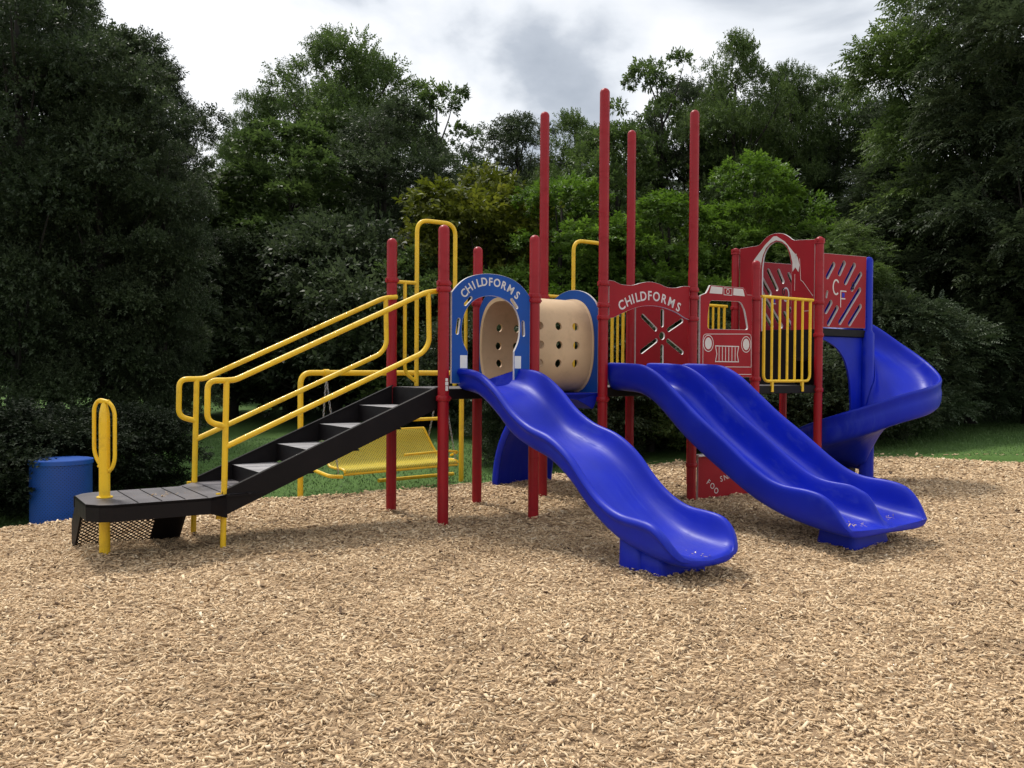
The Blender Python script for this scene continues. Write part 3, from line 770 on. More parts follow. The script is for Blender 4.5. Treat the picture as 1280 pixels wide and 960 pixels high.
# ------------------------------------------------------------ litter bin
bn = empty('litter_bin', (-4.45, 8.72, -.24))
tag(bn, 'blue round perforated metal litter bin standing on the grass before dark trees', 'bin')
m = MB(); seg = 48; r_ = .28; vs = []; uv = []; 
for z in (.04, .40, .64):
    for k in range(seg + 1):
        a = 2 * PI * k / seg; vs.append((r_ * math.cos(a), r_ * math.sin(a), z)); uv.append((k / seg * 2 * PI * r_, z))
fs = [(i * (seg + 1) + k, i * (seg + 1) + k + 1, (i + 1) * (seg + 1) + k + 1, (i + 1) * (seg + 1) + k) for i in range(2) for k in range(seg)]
m.add(vs, fs, 0, uv)
body = m.build('body', CANP, bn, angle=180)
def ring_band(name, r0, r1, z0, z1):
    m = MB(); n = 48; vs = []
    for (r, z) in ((r1, z0), (r1, z1), (r0, z1), (r0, z0)):
        for k in range(n): a = 2 * PI * k / n; vs.append((r * math.cos(a), r * math.sin(a), z))
    m.add(vs, [(i * n + k, i * n + (k + 1) % n, ((i + 1) % 4) * n + (k + 1) % n, ((i + 1) % 4) * n + k) for i in range(4) for k in range(n)])
    m.build(name, CANB, bn)
ring_band('rim', .262, .291, .628, .668); ring_band('base_ring', .25, .288, .0, .05)
m = MB(); m.lathe(0, 0, [(.245, .02), (.255, .1), (.258, .58), (.25, .582)], 32); m.build('liner', DARKIN, bn)
m = MB(); m.lathe(0, 0, [(.275, .664), (.273, .672), (.22, .676), (.12, .678), (.02, .679)], 40); m.build('lid', CANB, bn)

# ------------------------------------------------------------ ground
TH = .6063; CTH, STH = math.cos(TH), math.sin(TH)
def world(a, b): return .8674 + a * CTH - b * STH, 8.4559 + a * STH + b * CTH
HOLLOWS = [(*world(-1.3, -2.9), .38, -.03), (*world(.35, -2.8), .4, -.04), (*world(.9, -2.8), .4, -.04), (*world(-4.0, -.5), .5, -.02), (*world(4.7, .6), .4, -.04)]
HOLLOWS += [(*world(a_, b_), .13, .018) for a_, b_ in ((-1.772, .93), (-1.772, -.02), (-.828, .93), (-.828, -.02), (0, .95), (0, 0), (1.214, 0), (-4.341, .31), (-3.593, .04), (-3.593, .83), (-1.3, -2.3), (.64, -2.3))]
def hnoise(x, y):
    z = hnoise0(x, y)
    for hx, hy, hr, hd in HOLLOWS: z = z + hd * np.exp(-((x - hx) ** 2 + (y - hy) ** 2) / (hr * hr))
    return z
def hnoise0(x, y):
    """gentle heaps and footprints in the chips"""
    return (.018 * np.sin(x * 1.7 + 1.3 * np.sin(y * .9)) * np.sin(y * 1.4 + .5) + .012 * np.sin(x * 4.1 + 2 * np.sin(y * 2.3 + 1)) * np.cos(y * 3.7 + x)
            + .008 * np.sin(x * 9.3 + y * 3.1) * np.sin(y * 8.1 - x * 2.2))
EDGE = [(-5.2, 5.6), (-4.55, 7.15), (-4.30, 7.50), (-3.37, 8.72), (-2.2, 9.50), (-.38, 10.66), (1.2, 12.1), (2.8, 13.35), (4.3, 13.9), (5.82, 13.97), (7.0, 13.65), (7.9, 13.1), (9.5, 11.8), (12.5, 9.0), (14, 3), (12, -5), (0, -7), (-7, -5), (-7.5, 1)]
EP = smooth2d(EDGE, 6)
EPn = np.array(EP)
def inside(x, y):
    x = np.asarray(x); y = np.asarray(y); c = np.zeros(x.shape, bool); n = len(EPn)
    for i in range(n):
        x0, y0 = EPn[i]; x1, y1 = EPn[(i + 1) % n]
        cond = ((y0 > y) != (y1 > y)) & (x < (x1 - x0) * (y - y0) / (y1 - y0 + 1e-12) + x0)
        c ^= cond
    return c
def edge_dist(x, y):
    P = np.stack([x, y], -1); best = np.full(x.shape, 1e9); n = len(EPn)
    for i in range(n):
        a = EPn[i]; b = EPn[(i + 1) % n]; ab = b - a
        t = np.clip(((P - a) @ ab) / (ab @ ab), 0, 1); d = np.linalg.norm(P - a - t[..., None] * ab, axis=-1)
        best = np.minimum(best, d)
    return best
def chips_z(x, y):
    d = edge_dist(x, y)
    return hnoise(x, y) - .10 * np.clip(1 - d / .25, 0, 1)
def lawn_z(x, y):
    left = np.clip((-1.0 - x) / 3.0, 0, 1) * np.clip((y - 7) / 1.5, 0, 1) * np.clip((13.5 - y) / 3.5, 0, 1)
    far = np.clip((y - 10.5) / 12, 0, 1)
    right = np.clip((x - 6.5) / 8, 0, 1) * .42
    return -.06 - .22 * left + far * .25 + right + .03 * np.sin(x * .5) * np.sin(y * .4)

m_, nt, bs_ = new_mat('wood_chip_bed')
tc = N(nt, 'ShaderNodeTexCoord'); mp = N(nt, 'ShaderNodeMapping'); mp.inputs['Scale'].default_value = (1, 1, 1)
nt.links.new(tc.outputs['Object'], mp.inputs[0])
v1 = N(nt, 'ShaderNodeTexVoronoi', Scale=55.0); v2 = N(nt, 'ShaderNodeTexNoise', Scale=30.0, Detail=8.0, Roughness=.75); v3 = N(nt, 'ShaderNodeTexNoise', Scale=.8, Detail=5.0)
for n_ in (v1, v2, v3): nt.links.new(mp.outputs[0], n_.inputs['Vector'])
r1 = ramp(nt, [(.25, (.12, .075, .04)), (.5, (.42, .285, .165)), (.75, (.64, .46, .28))])
nt.links.new(v2.outputs['Fac'], r1.inputs['Fac'])
mx = N(nt, 'ShaderNodeMixRGB', blend_type='MULTIPLY'); mx.inputs[0].default_value = .6
r2 = ramp(nt, [(.3, (.65, .62, .6)), (.7, (1, 1, 1))]); nt.links.new(v3.outputs['Fac'], r2.inputs['Fac'])
nt.links.new(r1.outputs[0], mx.inputs[1]); nt.links.new(r2.outputs[0], mx.inputs[2]); nt.links.new(mx.outputs[0], bs_.inputs['Base Color'])
bs_.inputs['Roughness'].default_value = .9
bp = N(nt, 'ShaderNodeBump', Strength=.8, Distance=.02); nt.links.new(v2.outputs['Fac'], bp.inputs['Height']); nt.links.new(bp.outputs[0], bs_.inputs['Normal'])
CHIPBED = m_
def grid_mesh(name, xs, ys, zf, mat, mask=None):
    X, Y = np.meshgrid(xs, ys); Z = zf(X, Y); n, k = X.shape
    co = np.stack([X, Y, Z], -1).reshape(-1, 3)
    i = np.arange((n - 1) * k).reshape(n - 1, k)[:, :-1].ravel()
    F = np.stack([i, i + 1, i + k + 1, i + k], -1)
    if mask is not None:
        ok = mask(co[:, 0], co[:, 1]); F = F[ok[F].all(1)]
    me = bpy.data.meshes.new(name); me.from_pydata(co.tolist(), [], F.tolist()); me.materials.append(mat)
    me.polygons.foreach_set('use_smooth', [True] * len(me.polygons)); me.update()
    o = bpy.data.objects.new(name, me); C.objects.link(o); return o
bed = grid_mesh('mulch_bed', np.linspace(-7.6, 14.2, 270), np.linspace(-7.2, 14.2, 260), chips_z, CHIPBED, inside)
tag(bed, kind='structure')
m_, nt, bs_ = new_mat('lawn_turf')
tc = N(nt, 'ShaderNodeTexCoord')
v2 = N(nt, 'ShaderNodeTexNoise', Scale=18.0, Detail=8.0, Roughness=.8); v3 = N(nt, 'ShaderNodeTexNoise', Scale=.35, Detail=4.0)
for n_ in (v2, v3): nt.links.new(tc.outputs['Object'], n_.inputs['Vector'])
r1 = ramp(nt, [(.3, (.04, .08, .022)), (.55, (.085, .16, .042)), (.8, (.14, .22, .065))])
nt.links.new(v2.outputs['Fac'], r1.inputs['Fac'])
mx = N(nt, 'ShaderNodeMixRGB', blend_type='MULTIPLY'); mx.inputs[0].default_value = .7
r2 = ramp(nt, [(.35, (.7, .75, .6)), (.65, (1.15, 1.1, 1.0))]); nt.links.new(v3.outputs['Fac'], r2.inputs['Fac'])
nt.links.new(r1.outputs[0], mx.inputs[1]); nt.links.new(r2.outputs[0], mx.inputs[2]); nt.links.new(mx.outputs[0], bs_.inputs['Base Color'])
bs_.inputs['Roughness'].default_value = .9; bs_.inputs['Specular IOR Level'].default_value = .15
bp = N(nt, 'ShaderNodeBump', Strength=.6, Distance=.03); nt.links.new(v2.outputs['Fac'], bp.inputs['Height']); nt.links.new(bp.outputs[0], bs_.inputs['Normal'])
LAWN = m_
xs = np.concatenate([np.linspace(-600, -30, 12), np.linspace(-28, 30, 100), np.linspace(34, 600, 12)])
def lawn_all(x, y):
    z = lawn_z(x, y); ins = inside(x, y) & (edge_dist(x, y) > .7)
    return np.where(ins, -.6, z)
ys = np.concatenate([np.linspace(-300, -12, 8), np.linspace(-10, 40, 90), np.linspace(45, 900, 14)])
lawn = grid_mesh('lawn', xs, ys, lawn_all, LAWN); tag(lawn, kind='structure')

# loose wood chips
def chips():
    parts = []
    for y0, y1, dens, sc in ((1.8, 3.6, 6200, .80), (3.6, 5.2, 5000, .84), (5.2, 7.5, 3300, .95), (7.5, 10.5, 1800, 1.25), (10.5, 14.1, 850, 1.8)):
        x1 = .66 * y1 + 1.6; area = 2 * x1 * (y1 - y0); n = int(area * dens)
        X = rng.uniform(-x1, x1, n); Y = rng.uniform(y0, y1, n)
        k = (inside(X, Y) | ((edge_dist(X, Y) < .14) & (rng.random(n) < .10))) & (np.abs(X) < .62 * Y + 1.3); parts.append(np.stack([X[k], Y[k], np.full(k.sum(), sc)], -1))
    P = np.concatenate(parts); P = np.concatenate([P, np.zeros((len(P), 1))], 1)
    ex = []
    for (ca, cb, zz, k_) in ((-1.28, -2.40, .162, 26), (.36, -2.42, .19, 22), (.86, -2.42, .19, 14), (-4.0, .2, .424, 16), (-3.0, .45, .548, 7), (-2.6, .4, .706, 5)):
        for _ in range(k_):
            a_ = ca + rng.normal(0, .09); b_ = cb + rng.normal(0, .07); wx, wy = world(a_, b_); ex.append((wx, wy, .62, zz))
    P = np.concatenate([P, np.array(ex)]); n = len(P)
    sc = P[:, 2]
    ln = rng.gamma(2.4, .0085, n) * sc + .007; ln = np.clip(ln, .008, .075); wd = np.clip(rng.gamma(2.2, .0033, n) + .002, .0025, .020) * sc; th = wd * rng.uniform(.2, .5, n)
    big = rng.random(n) < .02; ln[big] *= 1.25; wd[big] *= 1.7
    yaw = rng.uniform(0, 2 * PI, n); pit = rng.normal(0, .26, n); rol = rng.normal(0, .5, n)
    z = np.where(P[:, 3] > 0, P[:, 3], np.where(inside(P[:, 0], P[:, 1]), chips_z(P[:, 0], P[:, 1]), lawn_z(P[:, 0], P[:, 1]) + .01)) + rng.uniform(-.004, .016, n) * (P[:, 3] == 0) + np.abs(np.sin(pit)) * ln * .25
    taper = rng.uniform(.35, 1, n); taper2 = rng.uniform(.35, 1, n)
    base = np.array([[-1, -1, -1], [-1, 1, -1], [1, -1, -1], [1, 1, -1], [-1, -1, 1], [-1, 1, 1], [1, -1, 1], [1, 1, 1]], float) * .5
    V = np.repeat(base[None], n, 0)
    V[:, :, 0] *= ln[:, None]; V[:, :, 1] *= wd[:, None]; V[:, :, 2] *= th[:, None]
    neg = [0, 1, 4, 5]; pos = [2, 3, 6, 7]
    V[:, neg, 1] *= taper[:, None]; V[:, pos, 1] *= taper2[:, None]
    V[:, pos, 1] += (rng.normal(0, .15, n) * ln)[:, None] * .5
    cy, sy = np.cos(yaw), np.sin(yaw); cp, sp_ = np.cos(pit), np.sin(pit); cr, sr = np.cos(rol), np.sin(rol)
    x, y, zz = V[..., 0], V[..., 1], V[..., 2]
    y, zz = y * cr[:, None] - zz * sr[:, None], y * sr[:, None] + zz * cr[:, None]
    x, zz = x * cp[:, None] - zz * sp_[:, None], x * sp_[:, None] + zz * cp[:, None]
    x, y = x * cy[:, None] - y * sy[:, None], x * sy[:, None] + y * cy[:, None]
    co = np.stack([x + P[:, 0:1], y + P[:, 1:2], zz + z[:, None]], -1).reshape(-1, 3).astype('f')
    fq = np.array([[4, 6, 7, 5], [0, 2, 6, 4], [1, 5, 7, 3], [0, 4, 5, 1], [2, 3, 7, 6]])
    F = (np.arange(n)[:, None, None] * 8 + fq[None]).reshape(-1)
    me = bpy.data.meshes.new('wood_chips'); nf = n * 5
    me.vertices.add(n * 8); me.vertices.foreach_set('co', co.ravel())
    me.loops.add(nf * 4); me.loops.foreach_set('vertex_index', F.astype('i'))
    me.polygons.add(nf); me.polygons.foreach_set('loop_start', np.arange(nf, dtype='i') * 4)
    at = me.attributes.new('shade', 'FLOAT', 'POINT'); at.data.foreach_set('value', np.repeat(rng.beta(2.2, 2.0, n), 8).astype('f'))
    me.update(); me.validate()
    print('chips', n)
    return me
m_, nt, bs_ = new_mat('wood_chip')
at = N(nt, 'ShaderNodeAttribute', attribute_name='shade')
r1 = ramp(nt, [(0, (.05, .03, .018)), (.12, (.16, .10, .06)), (.25, (.44, .30, .17)), (.5, (.70, .50, .30)), (.85, (.82, .64, .42)), (1, (.90, .77, .57))])
nt.links.new(at.outputs['Fac'], r1.inputs['Fac'])
tc = N(nt, 'ShaderNodeTexCoord'); v3 = N(nt, 'ShaderNodeTexNoise', Scale=1.3, Detail=9.0, Roughness=.72); nt.links.new(tc.outputs['Object'], v3.inputs['Vector'])
r2 = ramp(nt, [(.34, (.56, .52, .48)), (.47, (.93, .915, .90)), (.60, (1.0, 1.0, 1.0))]); nt.links.new(v3.outputs['Fac'], r2.inputs['Fac'])
mx = N(nt, 'ShaderNodeMixRGB', blend_type='MULTIPLY'); mx.inputs[0].default_value = .8
nt.links.new(r1.outputs[0], mx.inputs[1]); nt.links.new(r2.outputs[0], mx.inputs[2]); nt.links.new(mx.outputs[0], bs_.inputs['Base Color'])
bs_.inputs['Roughness'].default_value = .8; bs_.inputs['Specular IOR Level'].default_value = .25
me = chips(); me.materials.append(m_)
o = bpy.data.objects.new('wood_chips', me); C.objects.link(o); tag(o, 'loose tan shredded wood chips covering the play area', 'wood chips', kind='stuff')

# grass blades along the visible lawn
def blades():
    n = 90000
    X = np.concatenate([rng.uniform(-6, 2, n // 2), rng.uniform(4, 14, n // 2)]); Y = np.concatenate([rng.uniform(8, 16, n // 2), rng.uniform(11, 20, n // 2)])
    k = ~inside(X, Y); X, Y = X[k], Y[k]; n = len(X)
    Z = lawn_z(X, Y); h = rng.uniform(.012, .035, n); w = rng.uniform(.005, .010, n); a = rng.uniform(0, 2 * PI, n); lx, ly = rng.normal(0, .02, n), rng.normal(0, .02, n)
    co = np.stack([np.stack([X - w * np.cos(a), Y - w * np.sin(a), Z - .01], -1), np.stack([X + w * np.cos(a), Y + w * np.sin(a), Z - .01], -1), np.stack([X + lx, Y + ly, Z + h], -1)], 1).reshape(-1, 3)
    me = bpy.data.meshes.new('grass'); me.vertices.add(n * 3); me.vertices.foreach_set('co', co.ravel().astype('f'))
    me.loops.add(n * 3); me.loops.foreach_set('vertex_index', np.arange(n * 3, dtype='i')); me.polygons.add(n); me.polygons.foreach_set('loop_start', np.arange(n, dtype='i') * 3)
    me.update(); me.validate(); return me
m_, nt, bs_ = new_mat('grass_blade')
tc = N(nt, 'ShaderNodeTexCoord'); v3 = N(nt, 'ShaderNodeTexNoise', Scale=6.0, Detail=6.0); nt.links.new(tc.outputs['Object'], v3.inputs['Vector'])
r2 = ramp(nt, [(.3, (.065, .13, .035)), (.7, (.12, .195, .058))]); nt.links.new(v3.outputs['Fac'], r2.inputs['Fac']); nt.links.new(r2.outputs[0], bs_.inputs['Base Color'])
bs_.inputs['Roughness'].default_value = .7
me = blades(); me.materials.append(m_); o = bpy.data.objects.new('grass', me); C.objects.link(o); tag(o, 'short mown grass of the lawn behind the wood chips', 'grass', kind='stuff')
# ------------------------------------------------------------ trees
def leaf_mat(name, stops, rough=.5, transl=.32, spec=.2):
    m, nt, b = new_mat(name)
    at = N(nt, 'ShaderNodeAttribute', attribute_name='shade'); r = ramp(nt, stops)
    oi = N(nt, 'ShaderNodeObjectInfo'); ad = N(nt, 'ShaderNodeMath', operation='MULTIPLY_ADD'); ad.inputs[1].default_value = .22; 
    nt.links.new(oi.outputs['Random'], ad.inputs[0]); nt.links.new(at.outputs['Fac'], ad.inputs[2])
    sb = N(nt, 'ShaderNodeMath', operation='SUBTRACT'); sb.inputs[1].default_value = .11
    nt.links.new(ad.outputs[0], sb.inputs[0]); nt.links.new(sb.outputs[0], r.inputs['Fac'])
    nt.links.new(r.outputs[0], b.inputs['Base Color']); b.inputs['Roughness'].default_value = rough; b.inputs['Specular IOR Level'].default_value = spec
    tr = N(nt, 'ShaderNodeBsdfTranslucent'); hs = N(nt, 'ShaderNodeHueSaturation', Value=1.5, Saturation=1.15); nt.links.new(r.outputs[0], hs.inputs['Color']); nt.links.new(hs.outputs[0], tr.inputs['Color'])
    mix = N(nt, 'ShaderNodeMixShader'); mix.inputs[0].default_value = transl
    out = nt.nodes['Material Output']; nt.links.new(b.outputs[0], mix.inputs[1]); nt.links.new(tr.outputs[0], mix.inputs[2]); nt.links.new(mix.outputs[0], out.inputs['Surface'])
    return m
LEAF = {
    'shaded': leaf_mat('leaf_shaded', [(0, (.008, .013, .007)), (.5, (.015, .023, .012)), (1, (.028, .038, .02))], .7, .15, .1),  # darker leaf copy: shade of the low left bushes put into the colour
    'dark': leaf_mat('leaf_dark', [(0, (.026, .038, .020)), (.5, (.046, .063, .032)), (1, (.075, .098, .05))]),  # this and mid are lifted in colour to imitate haze among the trees
    'mid': leaf_mat('leaf_mid', [(0, (.045, .070, .026)), (.5, (.08, .12, .040)), (1, (.13, .18, .06))]),
    'bright': leaf_mat('leaf_bright', [(0, (.06, .11, .022)), (.5, (.12, .20, .042)), (1, (.21, .31, .075))]),
    'olive': leaf_mat('leaf_olive', [(0, (.055, .07, .012)), (.5, (.11, .13, .025)), (1, (.19, .20, .045))]),
    'silver': leaf_mat('leaf_silver', [(0, (.026, .042, .022)), (.5, (.055, .08, .04)), (1, (.11, .14, .08))], .5, .15, .3),
}
BARK = coated('bark', (.016, .013, .010), .9, .35, .3, .9, 30)

def twig_template(kind, rs):
    Q = []
    def leaf(base, d, L, W, up):
        d = d / np.linalg.norm(d); s = np.cross(d, up); s /= np.linalg.norm(s) + 1e-9; nn = np.cross(s, d)
        Q.append([base, base + d * L * .45 + s * W * .5 + nn * L * .04, base + d * L - nn * L * .12, base + d * L * .45 - s * W * .5 + nn * L * .04])
    up = np.array([0, 0, 1.])
    if kind == 'small':
        for k in range(8):
            t = k / 8; a = k * 2.4; base = np.array([.16 * t - .02, 0, .0]) 
            leaf(base, np.array([.75, math.cos(a), .55 * math.sin(a)]) , .052 + .02 * rs.random(), .031, up + rs.normal(0, .45, 3))
    elif kind == 'broad':
        for k in range(7):
            a = k * 2.4; base = np.array([.12 * k / 7, 0, 0])
            leaf(base, np.array([.55, math.cos(a), .35 * math.sin(a) - .2]), .10 + .035 * rs.random(), .058, up + rs.normal(0, .35, 3))
    elif kind == 'frond':
        for k in range(5):
            t = (k + .5) / 5; base = np.array([.27 * t, 0, -.09 * t * t]); 
            for s in (-1, 1): leaf(base, np.array([.55, s, -.15]) + rs.normal(0, .2, 3), .10 * (1.1 - .4 * t), .042, up + rs.normal(0, .15, 3))
        leaf(np.array([.27, 0, -.09]), np.array([1., 0, -.5]), .09, .03, up)
    return np.array(Q)

def crown_mesh(seed, kind, Hc=1.0, n_cl=120, per=80, cr=.2, low=.75, sparse=False, wide=1.0, point=.55, R0=2.0, H=7.0):
    """crown for a tree of radius R0 and height H: boughs -> leaf clumps -> twigs -> leaves"""
    rs = np.random.default_rng(seed)
    tmpl = [twig_template(kind, rs) for _ in range(3)]
    ph = rs.uniform(0, 2 * PI, 6)
    C_ = []; rad = []
    while len(C_) < n_cl:
        t = rs.random() ** .9; th = rs.uniform(0, 2 * PI)
        env = (low + (1 - low) * min(1, t / .35)) * math.sqrt(max(0, 1 - max(0, (t - point) / (1.02 - point)) ** 2.6))
        lob = 1 + .20 * math.sin(3 * th + ph[0] + t * 5) + .14 * math.sin(5 * th + ph[1] - t * 9) + .12 * math.sin(t * 23 + ph[2] + 2 * th)
        k = rs.random() ** .38
        r = env * lob * k * R0 * .86
        z = (.06 + .92 * t) * H
        C_.append((r * math.cos(th), r * math.sin(th), z)); rad.append(R0 * cr * rs.uniform(.6, 1.25) * (.75 if t > .85 else 1))
    C_ = np.array(C_); rad = np.array(rad)
    pos = []; dirs = []; shd = []
    for c, rr in zip(C_, rad):
        n = int(per * rs.uniform(.6, 1.3) * (rr / (R0 * cr)) ** 1.6)
        d = rs.normal(0, 1, (n, 3)); d /= np.linalg.norm(d, axis=1)[:, None]
        d[:, 2] = np.where(d[:, 2] < -.25, -d[:, 2] * .6, d[:, 2])
        k = rs.uniform(.35, 1.08, n) ** .6
        p = c + d * (rr * k)[:, None] * np.array([1, 1, .72])
        out = c * np.array([1, 1, 0]); out = out / (np.linalg.norm(out) + 1e-6)
        dd = d + out * .6 + np.array([0, 0, -.05]) + rs.normal(0, .35, (n, 3))
        pos.append(p); dirs.append(dd); shd.append(np.clip(rs.normal(.45, .16, n) + rs.normal(0, .12), 0, 1))
    P = np.concatenate(pos); D = np.concatenate(dirs); S = np.concatenate(shd); n = len(P)
    D /= np.linalg.norm(D, axis=1)[:, None]
    D[:, 2] = np.clip(D[:, 2], -.6, .75); D /= np.linalg.norm(D, axis=1)[:, None]
    U = np.tile([0, 0, 1.], (n, 1)) + rs.normal(0, .3, (n, 3)); Y = np.cross(U, D); Y /= np.linalg.norm(Y, axis=1)[:, None] + 1e-9; Z = np.cross(D, Y)
    sc = rs.uniform(.75, 1.3, n)
    verts = []; sh = []
    for j in range(3):
        idx = np.arange(j, n, 3); T = tmpl[j].reshape(-1, 3)
        v = T[None, :, 0, None] * D[idx, None] + T[None, :, 1, None] * Y[idx, None] + T[None, :, 2, None] * Z[idx, None]
        v = v * sc[idx, None, None] + P[idx, None]
        verts.append(v.reshape(-1, 3)); 
        ls = np.repeat(np.clip(S[idx, None] + rs.normal(0, .1, (len(idx), len(T) // 4)), 0, 1), 4, axis=1); sh.append(ls.reshape(-1))
    co = np.concatenate(verts).astype('f'); sh = np.concatenate(sh).astype('f'); nf = len(co) // 4
    me = bpy.data.meshes.new('crown'); me.vertices.add(len(co)); me.vertices.foreach_set('co', co.ravel())
    me.loops.add(nf * 4); me.loops.foreach_set('vertex_index', np.arange(nf * 4, dtype='i')); me.polygons.add(nf); me.polygons.foreach_set('loop_start', np.arange(nf, dtype='i') * 4)
    a = me.attributes.new('shade', 'FLOAT', 'POINT'); a.data.foreach_set('value', sh)
    me.update(); me.validate()
    # trunk with limbs reaching into the clumps
    m = MB(); hgt = H * .9
    tr = [(0.03 * math.sin(i * 1.7 + seed), .03 * math.cos(i * 1.3 + seed), -.3 + (hgt + .3) * i / 8) for i in range(9)]
    m.tube(tr, [R0 * .075 * (1.25 if i == 0 else 1) * (1 - i / 9.2) + .012 for i in range(9)], 8)
    order = rs.permutation(n_cl)[:min(n_cl, 22)]
    for q in order:
        c = C_[q]; z0 = max(.25 * H * rs.uniform(.3, 1), c[2] - R0 * rs.uniform(.4, .9)); z0 = min(z0, hgt * .92); p0 = Vector((0, 0, z0)); p2 = Vector(c)
        p1 = (p0 + p2) / 2 + Vector((0, 0, -.12 * R0)); w = R0 * .022
        m.tube([p0, p0.lerp(p1, .6) + Vector((rs.normal(0, .03), 0, 0)), p1.lerp(p2, .35), p2], [w, w * .75, w * .5, w * .2], 5)
    tm = bpy.data.meshes.new('trunk'); tm.from_pydata(m.v, [], m.f); tm.materials.append(BARK); tm.update()
    tm.polygons.foreach_set('use_smooth', [True] * len(tm.polygons))
    return me, tm, R0, H
PROTO = {
    'small': [crown_mesh(11, 'small', n_cl=170, per=130, cr=.26, low=.8, point=.6, R0=2.0, H=7.5), crown_mesh(12, 'small', n_cl=150, per=110, cr=.28, low=.8, point=.5, R0=2.0, H=6.5), crown_mesh(13, 'small', n_cl=110, per=110, cr=.3, low=.95, point=.5, R0=1.9, H=4.2), crown_mesh(14, 'small', n_cl=70, per=120, cr=.34, low=1.0, point=.55, R0=1.3, H=1.9)],
    'broad': [crown_mesh(21, 'broad', n_cl=110, per=95, cr=.3, low=.8, point=.6, R0=2.1, H=7.0), crown_mesh(22, 'broad', n_cl=85, per=90, cr=.32, low=.9, point=.5, R0=1.8, H=4.6)],
    'sparse': [crown_mesh(31, 'broad', n_cl=85, per=60, cr=.24, low=.6, point=.6, R0=2.0, H=9.0)],
    'frond': [crown_mesh(41, 'frond', n_cl=150, per=120, cr=.27, low=.8, point=.65, R0=2.6, H=9.0), crown_mesh(42, 'frond', n_cl=80, per=95, cr=.32, low=.95, point=.4, R0=1.9, H=3.4)],
}
